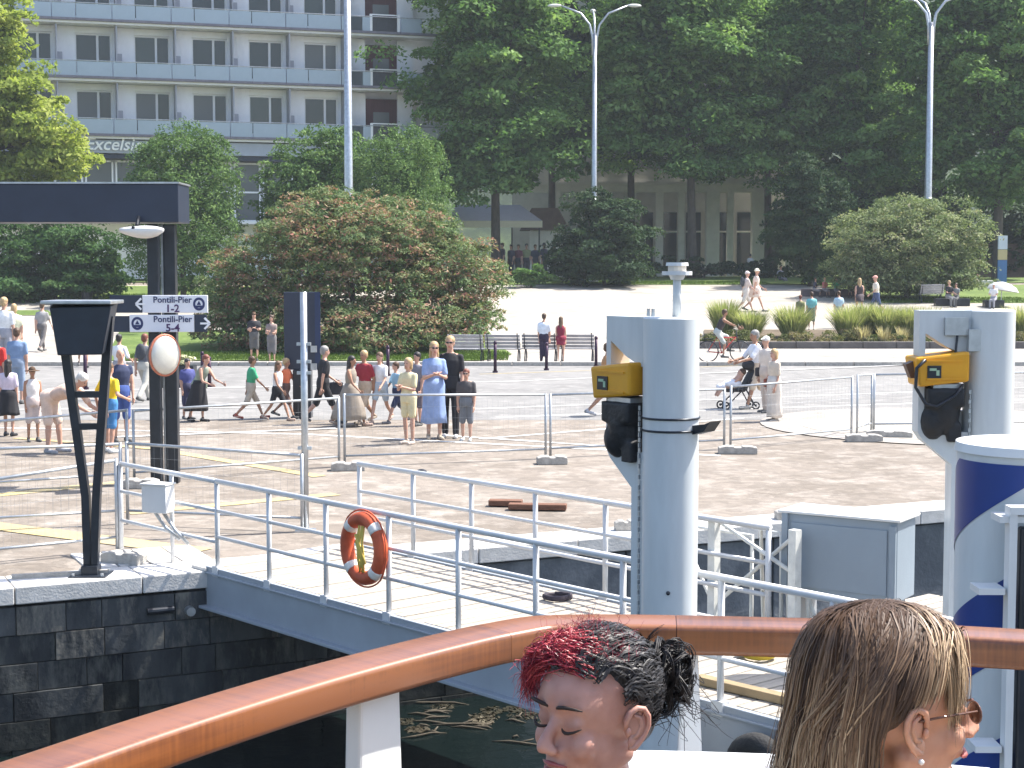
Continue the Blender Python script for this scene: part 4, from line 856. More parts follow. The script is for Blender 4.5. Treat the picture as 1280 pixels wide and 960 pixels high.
# ================================================================ hoist pillars
PW = mat('pillar_white_paint', (.55, .575, .58), .36, var=.09, scale=2.2, bump=.03, bscale=8, stretch=(2.5, 2.5, .5))
YEL = mat('hoist_yellow', (.66, .31, .015), .42, var=.10, scale=5)
BAG = mat('black_chain_bag', (.012, .013, .016), .55, var=.4, scale=9, bump=.5, bscale=20)
def pillar(px, py, d, rot, label, lamp_on, cable):
    top = at(px, py, d).z
    root = empty('hoist_pillar', (pxX(px, d), d, -1.6), rot, label, 'pillar', 'hoist pillars flanking the gangway'); T = top + 1.6; r = .183
    MB().path([(0, 0, -1.2), (0, 0, T - .01), (0, 0, T)], [r, r, r - .012], 40).build('shaft', PW, root, smooth=True, angle=35)
    x0, x1 = -r + .01, -r - .355; th = .17
    def pz(pts): return [(x, -th / 2, T + z) for x, z in pts]
    f = MB()
    f.prism(pz([(x1, -.004), (x0 + .06, -.004), (x0 + .06, -.33), (x0 - .02, -.33), (x1 + .20, -.27), (x1 + .045, -.17), (x1, -.17)]), (0, th, 0))
    f.prism(pz([(x1, -.17), (x1 + .045, -.17), (x1 + .045, -.90), (x1, -.90)]), (0, th, 0))
    f.prism(pz([(x1, -.90), (x0 + .02, -.90), (x0 + .02, -3.8), (x0 - .11, -3.8), (x0 - .11, -1.14), (x1 + .04, -.96)]), (0, th, 0))
    f.build('fin_housing', PW, root)
    MB().box((x0 - .02, th / 2 - .02, T - 2.2), (.10, .05, 2.9)).build('chain_guide', CONC if False else mat('grey_guide', (.50, .50, .47), .6, var=.1), root)
    h = MB(); h.prism([(x1 - .05, -.19, T - .345), (x0 - .02, -.19, T - .30), (x0 - .02, -.19, T - .52), (x1 - .02, -.19, T - .56)], (0, .34, 0))
    hb = h.build('hoist_body', YEL, root, bevel=.018)
    for z_ in (-.37, -.50): MB().box(((x0 + x1) / 2 - .02, -.194, T + z_), (.27, .012, .012)).build('rib', YEL, hb)
    MB().box((x1 + .085, -.194, T - .45), (.10, .01, .095)).build('rating_plate', BLACKM, hb)
    lb = mat('label_marks', (.30, .42, .28), .5); MB().box((x1 + .075, -.2005, T - .43), (.05, .003, .018)).box((x1 + .11, -.2005, T - .455), (.022, .003, .04)).build('plate_marks', lb, hb)
    MB().prism([(x1 - .10, -.1, T - .40), (x1 - .01, -.1, T - .36), (x1 - .01, -.1, T - .5), (x1 - .06, -.1, T - .5)], (0, .1, 0)).build('limit_switch', mat('brown_plastic', (.10, .05, .025), .5), hb)
    g = MB(); g.ell(((x0 + x1) / 2 + .0, -.04, T - .72), (.14, .15, .21), 14, 10); g.ell(((x0 + x1) / 2 - .07, -.06, T - .82), (.1, .12, .14), 12, 8); g.box(((x0 + x1) / 2, -.04, T - .64), (.27, .28, .14)); g.box(((x0 + x1) / 2 + .08, -.04, T - .9), (.1, .2, .14))
    remesh(g.build('chain_bag', BAG, root), .014, 1)
    MB().box(((x0 + x1) / 2 + .02, -.05, T - .565), (.22, .2, .05)).build('hook_block', GALV, root)
    ch = MB()
    for i in range(60): ch.box((x0 + .005, -.12, T - .6 - i * .035), (.018, .008, .03), Matrix.Rotation(R(45) * (i % 2) * 2, 3, 'Z'))
    ch.build('chain', GALV, root)
    if cable:
        MB().path([(x1 + .02, -.19, T - .36), (x1 - .045, -.2, T - .42), (x1 - .05, -.2, T - .56), (x1 + .02, -.22, T - .68), (x1 + .1, -.22, T - .70), (x1 + .24, -.2, T - .62), (x1 + .3, -.18, T - .54)], .013, 7).build('cable', BLACKM, root, smooth=True)
        MB().box((x0 - .10, -.1, T - .12), (.17, .03, .13)).build('switch_box', GALV, root); MB().tube((x0 - .09, -.1, T - .18), (x0 - .11, -.12, T - .34), .009).build('cable', BLACKM, root)
        MB().box((x0 + .03, -.12, T - .22), (.1, .06, .16)).build('patch_plate', GALV, root)
    if lamp_on:
        for z_ in (-.655, -.735): MB().path([(math.cos(a) * (r + .005), math.sin(a) * (r + .005), T + z_) for a in [2 * math.pi * i / 32 for i in range(32)]], .0075, 5, closed=True).build('strap', BLACKM, root, smooth=True)
        MB().prism([(r - .02, .02, T - .70), (r + .11, .02, T - .68), (r + .16, .02, T - .66), (r + .10, .02, T - .73), (r - .02, .02, T - .76)], (0, .1, 0)).build('strap_buckle', BLACKM, root)
        m = MB().tube((.02, .03, T), (.02, .03, T + .27), .030, .026, 12).build('lamp_mast', PW, root, smooth=True)
        MB().tube((.02, .03, T + .27), (.02, .03, T + .295), .098, .098, 18).build('lamp_disc', WHITE, m); MB().tube((.02, .03, T + .24), (.02, .03, T + .28), .04, .06, 14).build('lamp_neck', WHITE, m)
        MB().tube((.02, .03, T + .295), (.02, .03, T + .33), .06, .06, 14).build('lamp_lens', mat('lamp_lens', (.62, .56, .48), .3), m); MB().tube((.02, .03, T + .33), (.02, .03, T + .352), .074, .07, 16).build('lamp_cap', WHITE, m)
        for x in (-.15, -.195): MB().path([(x, -.02, T), (x, -.02, T + .03), (x, -.02, T + .05)], [.014, .011, .013], 8).build('stud', GALV, root)
        MB().ell((.13, -.135, T - 1.78), .014, 8, 6).build('bolt', BLACKM, root)
pillar(839, 396, 10.4, R(-52), 'white hoist pillar with small mast lamp and two black straps', True, False)
pillar(1237, 387, 11.8, 0, 'white hoist pillar with black cable loop and grey switch box', False, True)

# ================================================================ striped mooring pile
D = 6.5; X = pxX(1293, D); tz = at(1293, 563, D).z
mp_ = empty('mooring_pile', (X, D, -1.6), 0, 'thick white mooring pile with blue spiral stripes', 'pile'); T = tz + 1.6; r = .295
MB().path([(0, 0, -1.5), (0, 0, T)], [r, r], 48).build('shaft', PW, mp_, smooth=True, angle=35)
MB().path([(0, 0, T), (0, 0, T + .035)], [r + .012, r + .004], 48).build('cap', WHITE, mp_, smooth=True, angle=35)
BLU = mat('stripe_blue', (.012, .04, .20), .35, var=.1)
for s in range(2):
    b = MB(); n_ = 330; pit = 1.28; z0 = -.34 + s * .64
    vs = []
    for i in range(n_):
        a = R(180) + i * .075 ; z = z0 + pit * (i * .075) / (2 * math.pi)
        for dz in (0, .32): vs.append((math.cos(a) * (r + .0025), math.sin(a) * (r + .0025), min(max(z + dz, 0), T - .03)))
    b.add(vs, [(2 * i, 2 * i + 2, 2 * i + 3, 2 * i + 1) for i in range(n_ - 1)]); b.build('spiral_stripe', BLU, mp_, smooth=True)
g = MB()
for z in (-.22, -.40, -.52, -1.13): pass
for z_, x0, x1 in ((-.50, -.325, -.223), (-1.12, -.325, -.223), (-.22, -.25, -.15)): MB().box(((x0 + x1) / 2, -r - .06, T + z_), (x1 - x0, .12, .025)).build('rung_bracket', WHITE, mp_)
MB().box((-.20, -r - .1, T - 1.4), (.03, .06, 2.4)).build('guard_frame', WHITE, mp_); MB().box((.03, -r - .1, T - 1.45), (.40, .05, 2.4)).build('rubber_panel', BLACKM, mp_, bevel=.01)
MB().box((.02, -r - .1, T - .185), (.47, .07, .03)).build('guard_frame', WHITE, mp_)

# ================================================================ driftwood and litter on the water
DW = mat('driftwood', (.085, .07, .05), .9, var=.4, scale=5, bump=.5)
rg = random.Random(11)
for i in range(18):
    px, py = rg.uniform(515, 650), rg.uniform(884, 940); Y = F * 4.6 / (py - HOR); L = rg.uniform(.1, .5) * (1.3 if i < 8 else .7); b = MB()
    b.path([(-L / 2, 0, 0), (-L * .2, rg.uniform(-.03, .03), .012), (L * .2, rg.uniform(-.03, .03), .012), (L / 2, 0, 0)], [.004, .012, .010, .003], 6)
    if i % 3 == 0: b.path([(0, 0, .01), (L * .2, .1, .03)], [.014, .006], 5)
    o = b.build('driftwood', DW, smooth=True); o.location = (pxX(px, Y), Y, -1.598); o.rotation_euler = (0, 0, rg.uniform(-.5, .4)); tag(o, 'pale driftwood stick floating on the dark water under the gangway', 'driftwood', 'floating driftwood')
o = crown('floating_scum', [(Vector((pxX(590, 16), 16.0, -1.593)), (.95, 1.0, .012))], 1100, .05, leafmat('scum_bits', [(0, (.03, .03, .02)), (.8, (.06, .05, .035)), (1, (.16, .14, .10))], .1), None, 99, clump=.12, flat=.03, up=3, shell=.05, inner=0); kind(o, 'stuff', 'floating bits of bark and leaves on the water')
for px, py, nm in ((195, 763, 'fender'), (230, 762, 'pipe_end')):
    if nm == 'fender':
        o = MB().path([(-.13, 0, 0), (.13, 0, 0)], [.035, .035], 12).build('fender', BLACKM); o.location = Vector((pxX(px, 15.45), 15.45, at(px, py, 15.45).z)); o.rotation_euler = (0, 0, ang); tag(o, 'black tubular fender on the quay wall below the coping', 'fender')
    else:
        o = MB().path([(0, -.12, 0), (0, .1, 0)], [.045, .05], 14).build('pipe_end', GALV); o.location = Vector((pxX(px, 15.6), 15.6, at(px, py, 15.6).z)); o.rotation_euler = (0, 0, ang); tag(o, 'short grey pipe end sticking out of the quay wall', 'pipe')

# ================================================================ boat: rail, stanchions, seat, deck
TEAK = bpy.data.materials.new('varnished_teak'); TEAK.use_nodes = True; n, l = TEAK.node_tree.nodes, TEAK.node_tree.links; pb = n['Principled BSDF']
pb.inputs['Roughness'].default_value = .42; pb.inputs['Coat Weight'].default_value = .6; pb.inputs['Coat Roughness'].default_value = .22
ga = n.new('ShaderNodeAttribute'); ga.attribute_name = 'grain'; cols_ = []
for sc_, st_ in ((1.0, (3, 90, 1)), (1.0, (110, 9, 1)), (1.0, (1.3, 3, 1))):
    mp = n.new('ShaderNodeMapping'); mp.inputs['Scale'].default_value = st_; l.new(ga.outputs['Vector'], mp.inputs[0]); nz = n.new('ShaderNodeTexNoise'); nz.inputs['Scale'].default_value = sc_; nz.inputs['Detail'].default_value = 5; l.new(mp.outputs[0], nz.inputs[0]); cols_.append(nz.outputs[0])
a1 = n.new('ShaderNodeMath'); a1.operation = 'MULTIPLY_ADD'; l.new(cols_[0], a1.inputs[0]); a1.inputs[1].default_value = .45; l.new(cols_[2], a1.inputs[2])
a2 = n.new('ShaderNodeMath'); a2.operation = 'MULTIPLY_ADD'; l.new(cols_[1], a2.inputs[0]); a2.inputs[1].default_value = .45; l.new(a1.outputs[0], a2.inputs[2])
cr = n.new('ShaderNodeValToRGB'); e_ = cr.color_ramp.elements; e_[0].position = .72; e_[0].color = (.10, .027, .007, 1); e_[1].position = 1.0; e_[1].color = (.22, .072, .018, 1); l.new(a2.outputs[0], cr.inputs[0]); l.new(cr.outputs[0], pb.inputs['Base Color'])
RT = 2.3
def rp(px, py): 
    q = at(px, py, 1.0) - Vector((0, 0, CZ)); k = (RT - CZ) / q.z; return Vector((0, 0, CZ)) + q * k
bk = [rp(0, 950), rp(170, 894), rp(340, 843), rp(460, 811), rp(560, 787), rp(610, 777), rp(655, 769.5), rp(700, 767), rp(760, 766.5), rp(845, 767.5), rp(960, 770), rp(1060, 773), rp(1280, 785)]
bk = [bk[0] + (bk[0] - bk[1]) * 2.2] + bk + [bk[-1] + (bk[-1] - bk[-2]) * 1.5]
# smooth (Catmull-Rom)
sm = []
for i in range(len(bk) - 1):
    a, b0, c, d = bk[max(i - 1, 0)], bk[i], bk[i + 1], bk[min(i + 2, len(bk) - 1)]
    for j in range(6):
        t = j / 6; sm.append(.5 * ((2 * b0) + (c - a) * t + (2 * a - 5 * b0 + 4 * c - d) * t * t + (3 * b0 - a - 3 * c + d) * t ** 3))
sm.append(bk[-1])
def pxo(p): return 640 + p.x / p.y * F
boat = empty('boat', (0, .5, 1.22), 0, 'passenger boat open deck with varnished wooden handrail on white stanchions', 'boat')
bo = Vector(boat.location)
prof = []
wd, ht, cr = .108, .060, .011
for cx, cy, a0 in ((wd / 2 - cr, -cr, 0), (-wd / 2 + cr, -cr, 90), (-wd / 2 + cr, -ht + cr, 180), (wd / 2 - cr, -ht + cr, 270)):
    for j in range(5): a = R(a0 + j * 22.5); prof.append((cx + cr * math.cos(a), cy + cr * math.sin(a)))
secs = [[], [], []]
for i, p in enumerate(sm):
    d = (sm[min(i + 1, len(sm) - 1)] - sm[max(i - 1, 0)]); d.z = 0; d.normalize(); nrm = Vector((d.y, -d.x, 0))
    c = p + nrm * wd / 2
    rg_ = [c + nrm * -x + Vector((0, 0, y)) - bo for x, y in prof]
    q = pxo(c); 
    k = 0 if q < 612 else 1 if q < 846 else 2
    if secs[k] == [] and k > 0: secs[k].append([v + d * -0.0 for v in rg_]); continue
    secs[k].append(rg_)
# close each gap down to a thin joint
for k in (0, 1):
    e = secs[k][-1]; f_ = secs[k + 1][0]; g1 = [a.lerp(b0, .93) for a, b0 in zip(e, f_)]; secs[k].append(g1)
for k in range(3):
    hs_ = MB().rings(secs[k]).build('handrail_section', TEAK, boat, smooth=True, angle=50); np_ = len(prof); ln_ = 0; vals = []
    for i, r_ in enumerate(secs[k]):
        if i: ln_ += (r_[0] - secs[k][i - 1][0]).length
        for q_ in range(np_): vals += [ln_ + k * 3.7, .3 * abs(2 * q_ / np_ - 1), 0.0]
    ga_ = hs_.data.attributes.new('grain', 'FLOAT_VECTOR', 'POINT'); ga_.data.foreach_set('vector', vals)
for k in (0, 1):
    a = secs[k][-2]; c = secs[k][-1]; ce = sum(c, Vector()) / len(c); f_ = [ce + (v - ce) * .97 for v in secs[k + 1][0]]; g1 = [ce + (v - ce) * .97 for v in c]
    MB().rings([g1, f_]).build('joint', mat('joint_seam', (.05, .012, .008), .6), boat)
def stan(px, wt, wb, lab=None):
    i = min(range(len(sm)), key=lambda i: abs(pxo(sm[i]) - px)); p = sm[i]; d = sm[i + 1] - sm[i - 1]; d.z = 0; d.normalize(); nrm = Vector((d.y, -d.x, 0)); c = p + nrm * .05
    r1 = []; 
    for z, w_ in ((RT - ht - .002, wt), (RT - .5, (wt + wb) / 2), (1.24, wb)):
        r1.append([c + d * (sx * w_ / 2) + nrm * (sy * .02) + Vector((0, 0, z - c.z)) - bo for sx, sy in ((-1, -1), (1, -1), (1, 1), (-1, 1))])
    MB().rings(r1).build('stanchion', WHITE, boat, bevel=.006)
stan(446, .10, .16); stan(866, .03, .11); stan(-150, .10, .17)
# deck and hull
ol = [v for v in sm]; deck = [(v.x, v.y, 1.22) for v in ol] + [(3.2, -6, 1.22), (-3.2, -6, 1.22)]
b = MB(); n_ = len(deck); vs = [Vector(v) - bo for v in deck]; b.prism([v + Vector((0, 0, -.12)) for v in vs], (0, 0, .12)); b.build('deck', mat('deck_boards', (.34, .26, .18), .8, var=.15, scale=6, stretch=(8, 1, 1)), boat)
b = MB(); b.rings([[v + Vector((0, 0, -.14)) for v in vs], [Vector((v.x * .93, v.y * .93 - .02, -3.6)) for v in vs]]); b.build('hull', WHITE, boat)
# white moulded seat back inside the rail
def offs(dist):
    o_ = []
    for i, p in enumerate(sm):
        d = (sm[min(i + 1, len(sm) - 1)] - sm[max(i - 1, 0)]); d.z = 0; d.normalize(); o_.append(p + Vector((d.y, -d.x, 0)) * dist)
    return o_
rows = offs(.27); sb = []
for i, p in enumerate(rows):
    if not (575 < pxo(sm[i]) < 1270): continue
    nrm = (rows[i] - sm[i]).normalized(); base = Vector((p.x, p.y, 0)) - Vector((bo.x, bo.y, 0))
    pr = [(0, 0), (0, .83), (.012, .87), (.035, .885), (.06, .87), (.075, .83), (.10, .45), (.52, .43), (.52, .0)]
    sb.append([base + nrm * x + Vector((0, 0, z + .005)) for x, z in pr])
MB().rings(sb).build('bench_seat', mat('gelcoat_white', (.78, .78, .77), .35, var=.04), boat, smooth=True, angle=40)
# ================================================================ people
SKINS = [mat('skin_light', (.50, .29, .21), .55, var=.08, scale=12), mat('skin_tan', (.36, .19, .12), .55, var=.08, scale=12), mat('skin_dark', (.20, .10, .065), .55, var=.08, scale=12)]
EYE = mat('eye_dark', (.02, .015, .012), .25, var=.1); LIP = mat('lip', (.38, .11, .10), .45, var=.1)
def cloth(col): 
    nm = 'cloth_%02d%02d%02d' % tuple(int(c * 99) for c in col); return mat(nm, col, .85, var=.14, scale=7, bump=.25, bscale=14)
def hairm(col):
    nm = 'hair_%02d%02d%02d' % tuple(int(c * 99) for c in col); return mat(nm, col, .5, var=.35, scale=14, bump=.6, bscale=45, stretch=(1, 1, .3))
BLK, BRN, BLO, GRY, WHT, DBL, RED = (.02, .017, .016), (.08, .045, .025), (.42, .29, .15), (.24, .23, .22), (.62, .60, .56), (.13, .08, .045), (.16, .05, .03)
POSES = dict(
    stand=dict(lh=3, lk=4, rh=-3, rk=3, la=5, le=14, ra=-2, re=12),
    walk=dict(lh=27, lk=6, rh=-20, rk=24, la=-18, le=14, ra=22, re=24, lean=4),
    walk2=dict(lh=-18, lk=30, rh=24, rk=4, la=24, le=30, ra=-20, re=12, lean=4),
    hold=dict(lh=2, lk=3, rh=-2, rk=4, la=18, le=92, ra=16, re=96, inn=.75),
    face=dict(lh=2, lk=3, rh=-2, rk=4, la=50, le=118, ra=5, re=14, inn=.3),
    push=dict(lh=22, lk=6, rh=-18, rk=20, la=36, le=40, ra=36, re=40, lean=6, inn=.1),
    bend=dict(lh=14, lk=10, rh=6, rk=8, la=35, le=30, ra=42, re=24, lean=72, ab=4),
    stoop=dict(lh=10, lk=8, rh=-8, rk=10, la=30, le=40, ra=15, re=60, lean=30),
    hips=dict(lh=4, lk=4, rh=-4, rk=4, la=-10, le=20, ra=-25, re=95, ab=28),
    sit=dict(lh=82, lk=84, rh=78, rk=80, la=22, le=60, ra=24, re=62, lean=6, sit=.27, inn=.4),
    ground=dict(lh=98, lk=72, rh=92, rk=64, la=40, le=40, ra=-28, re=6, lean=-4, sit=.06),
    bike=dict(lh=72, lk=70, rh=35, rk=42, la=58, le=8, ra=62, re=8, lean=24, sit=.52))
def rx(v, a): return Vector((v.x, v.y * math.cos(a) - v.z * math.sin(a), v.y * math.sin(a) + v.z * math.cos(a)))
def joints(H, p, fem):
    g = lambda k, d=0: R(p.get(k, d)); J = {}
    hip = Vector((0, 0, .525 * H)); lean = g('lean')
    dn = lambda a: Vector((0, -math.sin(a), -math.cos(a)))
    for s, n_ in ((1, 'l'), (-1, 'r')):
        h = hip + Vector((s * .052 * H, 0, -.02 * H)); a = g(n_ + 'h'); kn = h + dn(a) * .235 * H + Vector((s * .004 * H, 0, 0)); an = kn + dn(a - g(n_ + 'k')) * .235 * H
        fa = a - g(n_ + 'k'); fd = Vector((s * .12, -1, 0)).normalized(); pitch = max(-.6, min(.35, fa * .6 if not p.get('sit') else fa * .4)); fd = rx(fd, -pitch * .5)
        J[n_ + 'hip'], J[n_ + 'kn'], J[n_ + 'an'] = h, kn, an; J[n_ + 'to'] = an + fd * .10 * H + Vector((0, 0, -.028 * H)); J[n_ + 'heel'] = an - fd * .028 * H + Vector((0, 0, -.028 * H))
    sp = Vector((0, -math.sin(lean), math.cos(lean))); J['hip'] = hip; J['waist'] = hip + sp * .10 * H; J['chest'] = hip + sp * .205 * H; J['sh'] = hip + sp * .292 * H
    hl = lean * (.65 if lean > 1 else .35); nd = Vector((0, -math.sin(hl), math.cos(hl))); J['neck'] = J['sh'] + nd * .05 * H; J['head'] = J['neck'] + nd * .062 * H + Vector((0, -.012 * H, 0)); J['sp'] = sp; J['nd'] = nd
    sw = (.090 if fem else .102) * H; ab = g('ab', 7)
    for s, n_ in ((1, 'l'), (-1, 'r')):
        a = g(n_ + 'a') ; S_ = J['sh'] + Vector((s * sw, 0, -.026 * H)); inn = p.get('inn', .12)
        d1 = Vector((s * math.sin(ab), -math.sin(a) * math.cos(ab), -math.cos(a) * math.cos(ab))); el = S_ + d1 * .172 * H; a2 = a + g(n_ + 'e')
        d2 = Vector((-s * inn * (1 if p.get('inn') else .3), -math.sin(a2), -math.cos(a2))).normalized(); wr = el + d2 * .148 * H
        J[n_ + 'sh'], J[n_ + 'el'], J[n_ + 'wr'], J[n_ + 'hd'] = S_, el, wr, d2
    low = min(J['lto'].z, J['rto'].z, J['lheel'].z, J['rheel'].z) - .012 * H
    dz = -low if not p.get('sit') else p['sit'] * H - (.525 * H - .06 * H)
    for k in J:
        if k not in ('sp', 'nd', 'lhd', 'rhd'): J[k] = J[k] + Vector((0, 0, dz))
    return J
def ering(c, d, rx_, ry_, n=14):
    """ring round c whose axis is d, rx along x"""
    d = d.normalized(); u = Vector((1, 0, 0)); v = d.cross(u).normalized()
    return [c + u * rx_ * math.cos(2 * math.pi * i / n) + v * ry_ * math.sin(2 * math.pi * i / n) for i in range(n)]
def torso(b, J, H, fem, inf=0, low=0.0, hi=1.0):
    sp = J['sp']; e = inf
    w_ = [( -.035, .088, .066), (.02, .098 if fem else .093, .070), (.09, .074 if fem else .083, .055), (.17, .088 if fem else .098, .066), (.235, .090 if fem else .105, .064), (.28, .068 if fem else .080, .046), (.308, .040, .034)]
    rr = [ering(J['hip'] + sp * z * H, sp, rx_ * H + e, ry_ * H + e) for z, rx_, ry_ in w_ if low <= (z + .05) and z <= hi]
    b.rings(rr)
def hand(b, w_, d, s, H):
    d = d.normalized(); u, v = frame(d); k = H / 1.7
    side = Vector((s, 0, 0)) - d * d.dot(Vector((s, 0, 0))); side = side.normalized() if side.length > .1 else u; nr = d.cross(side).normalized()
    fwd = Vector((0, -1, 0)) - d * d.dot(Vector((0, -1, 0))); fwd = fwd.normalized() if fwd.length > .2 else side
    for i in range(4):
        o = w_ + d * .085 * k + fwd * (i - 1.5) * .019 * k; L = (.062, .075, .07, .055)[i] * k
        b.path([o - d * .02 * k, o + d * L * .5, o + d * L * .9 - side * .02 * k], [.0095 * k, .009 * k, .0065 * k], 5)
    o = w_ + d * .03 * k + fwd * .035 * k; b.path([o, o + d * .03 * k + fwd * .025 * k, o + d * .062 * k + fwd * .03 * k], [.012 * k, .0105 * k, .007 * k], 5)
def person(px, py, hpx, rz, pose, label, top=None, sleeve=.45, bot=None, leg=1.0, hair=BRN, hs='short', skin=0, fem=False, shoe=(.1, .1, .1), skirt=None, extra=None, group=None, glasses=False, Y=None, z=None, vox=None, under=None, straps=False, hero=None, head_at=None, H=None):
    p = gp(px, py) if Y is None else Vector((pxX(px, Y), Y, gz(Y)))
    if z is not None: p.z = z
    P = POSES[pose]; 
    full = hpx * p.y / F; Hg = H; H = full
    if Hg: H = Hg
    elif pose == 'bend': H = full / .68
    elif pose == 'stoop': H = full / .93
    elif pose == 'sit': H = full / .77
    elif pose == 'ground': H = full / .54
    elif pose == 'bike': H = full / 1.02
    root = empty('person', p, R(rz), label, 'person', group); J = joints(H, P, fem); k = H / 1.7
    if head_at is not None: root.location = p = Vector(head_at) - Matrix.Rotation(R(rz), 3, 'Z') @ J['head']
    near = p.y < 45; vox = vox or (.023 if near else .042); f_ = .92 if fem else 1.0
    b = MB(); torso(b, J, H, fem)
    for s in 'lr':
        b.cap(J[s + 'hip'], J[s + 'kn'], .078 * k * f_, .052 * k * f_); b.cap(J[s + 'kn'].lerp(J[s + 'an'], .25), J[s + 'an'], .052 * k * f_, .033 * k); b.cap(J[s + 'kn'], J[s + 'kn'].lerp(J[s + 'an'], .3), .050 * k * f_, .054 * k * f_)
        b.cap(J[s + 'heel'] + Vector((0, 0, .012 * k)), J[s + 'to'] + Vector((0, 0, .0)), .030 * k, .026 * k); b.cap(J[s + 'sh'], J[s + 'el'], .050 * k * f_, .038 * k * f_); b.cap(J[s + 'el'], J[s + 'wr'], .038 * k * f_, .026 * k)
        b.cap(J[s + 'wr'], J[s + 'wr'] + J[s + 'hd'] * .075 * k, .028 * k, .034 * k, 8)
        b.cap(J['sh'] + J['sp'] * -.01 * k, J[s + 'sh'], .055 * k, .050 * k * f_)
    b.cap(J['sh'], J['head'], .056 * k * f_, .05 * k * f_)
    hd = J['head']; tilt = math.atan2(-J['nd'].y, J['nd'].z); Mh = Matrix.Rotation(tilt * .8, 3, 'X')
    q = lambda x, y, z_: hd + Mh @ Vector((x * k, y * k, z_ * k))
    if hero:
        ex, hm, dfm = hero(root, b, q, Mh); ex.cur = 0; hand(ex, J['lwr'], J['lhd'], 1, H); hand(ex, J['rwr'], J['rhd'], -1, H)
        o = b.build('body', hm[0], root); remesh(o, vox, 4, ex, hm[1:], dfm); hs = 'bald'; hair = None
    else:
        b.ell(q(0, .008, .025), (.073 * k, .092 * k, .092 * k), 14, 10, Mh); b.ell(q(0, -.022, -.045), (.054 * k, .06 * k, .062 * k), 12, 8, Mh)
        b.cap(q(0, -.085, .01), q(0, -.103, -.022), .010 * k, .014 * k, 6)
        for s in (-1, 1): b.ell(q(s * .074, .012, -.005), (.012 * k, .02 * k, .032 * k), 8, 6, Mh)
        ex = MB()
        hand(ex, J['lwr'], J['lhd'], 1, H); hand(ex, J['rwr'], J['rhd'], -1, H)
        ex.cur = 1
        for s in (-1, 1): ex.ell(q(s * .03, -.078, .012), (.013 * k, .008 * k, .007 * k), 8, 5, Mh)
        ex.cur = 2; ex.ell(q(0, -.08, -.058), (.024 * k, .009 * k, .008 * k), 8, 5, Mh)
        o = b.build('body', SKINS[skin], root); remesh(o, vox, 2, ex, [EYE, LIP])
    # clothes
    if hero: vox = .014
    e = .015 * k
    if top is not None:
        t = MB(); torso(t, J, H, fem, e, 0)
        for s in 'lr':
            if sleeve > 0:
                t.cap(J['sh'] + J['sp'] * -.02 * k, J[s + 'sh'], .050 * k, .055 * k); L = min(1, sleeve); t.cap(J[s + 'sh'], J[s + 'sh'].lerp(J[s + 'el'], min(1, L * 1.6)), .058 * k, .055 * k)
                if sleeve > .7: t.cap(J[s + 'el'], J[s + 'el'].lerp(J[s + 'wr'], (sleeve - .7) / .3), .052 * k, .042 * k)
            else: t.cap(J['sh'] + Vector((.05 * k if s == 'l' else -.05 * k, 0, -.06 * k)), J['sh'] + Vector((.055 * k if s == 'l' else -.055 * k, 0, .012 * k)), .05 * k, .035 * k)
        remesh(t.build('shirt', cloth(top), root), vox, 2)
    if bot is not None:
        t = MB(); t.rings([ering(J['hip'] + J['sp'] * z_ * H, J['sp'], r1 * H + e * 1.1, r2 * H + e * 1.1) for z_, r1, r2 in ((-.045, .09, .068), (.02, .10, .072), (.085, .082, .06))])
        for s in 'lr':
            l1 = min(1, leg * 2); t.cap(J[s + 'hip'], J[s + 'hip'].lerp(J[s + 'kn'], l1), .092 * k, (.074 if leg > .6 else .080) * k)
            if leg > .5: t.cap(J[s + 'kn'], J[s + 'kn'].lerp(J[s + 'an'], (leg - .5) * 2 * .96), .072 * k, .058 * k)
        remesh(t.build('trousers' if leg > .6 else 'shorts', cloth(bot), root), vox, 2)
    if skirt is not None:
        col, hem, flare, hi = skirt   # hem height as fraction of H, flare radius, where it starts
        t = MB(); n_ = 30; rr = []; feet = (J['lan'] + J['ran']) / 2; rg = random.Random(int(px)); ph = rg.uniform(0, 6)
        topz = J['hip'] + J['sp'] * hi * H
        m_ = 8
        for i in range(m_):
            u = i / (m_ - 1); zt = topz.z + (hem * H - topz.z) * u; c = topz.lerp(Vector((feet.x, feet.y, hem * H)), u) if u > 0 else topz
            sx = (.082 * H + e) * (1 - u) + flare * H * u; sx = max(sx, (.105 * H + e) if .12 < u < .5 else 0); dy = abs(J['lkn'].y - J['rkn'].y) / 2 * min(1, u * 1.5)
            rr.append([Vector((c.x + sx * (1 + .06 * u * math.sin(7 * a + ph)) * math.cos(a), c.y + (sx * .78 + dy) * (1 + .06 * u * math.sin(9 * a + ph)) * math.sin(a), zt + .01 * math.sin(3 * a + ph) * u)) for a in [2 * math.pi * j / n_ for j in range(n_)]])
        t.rings(rr, close=True).build('skirt' if hi < .12 else 'dress', cloth(col), root, smooth=True)
    if shoe is not None:
        for s in 'lr':
            t = MB(); t.cap(J[s + 'heel'] + Vector((0, 0, .014 * k)), J[s + 'to'] + Vector((0, 0, .004 * k)), .038 * k, .034 * k); t.cap(J[s + 'heel'] + Vector((0, 0, .014 * k)), J[s + 'an'] + Vector((0, 0, .01 * k)), .038 * k, .036 * k); t.build('shoe', cloth(shoe), root, smooth=True)
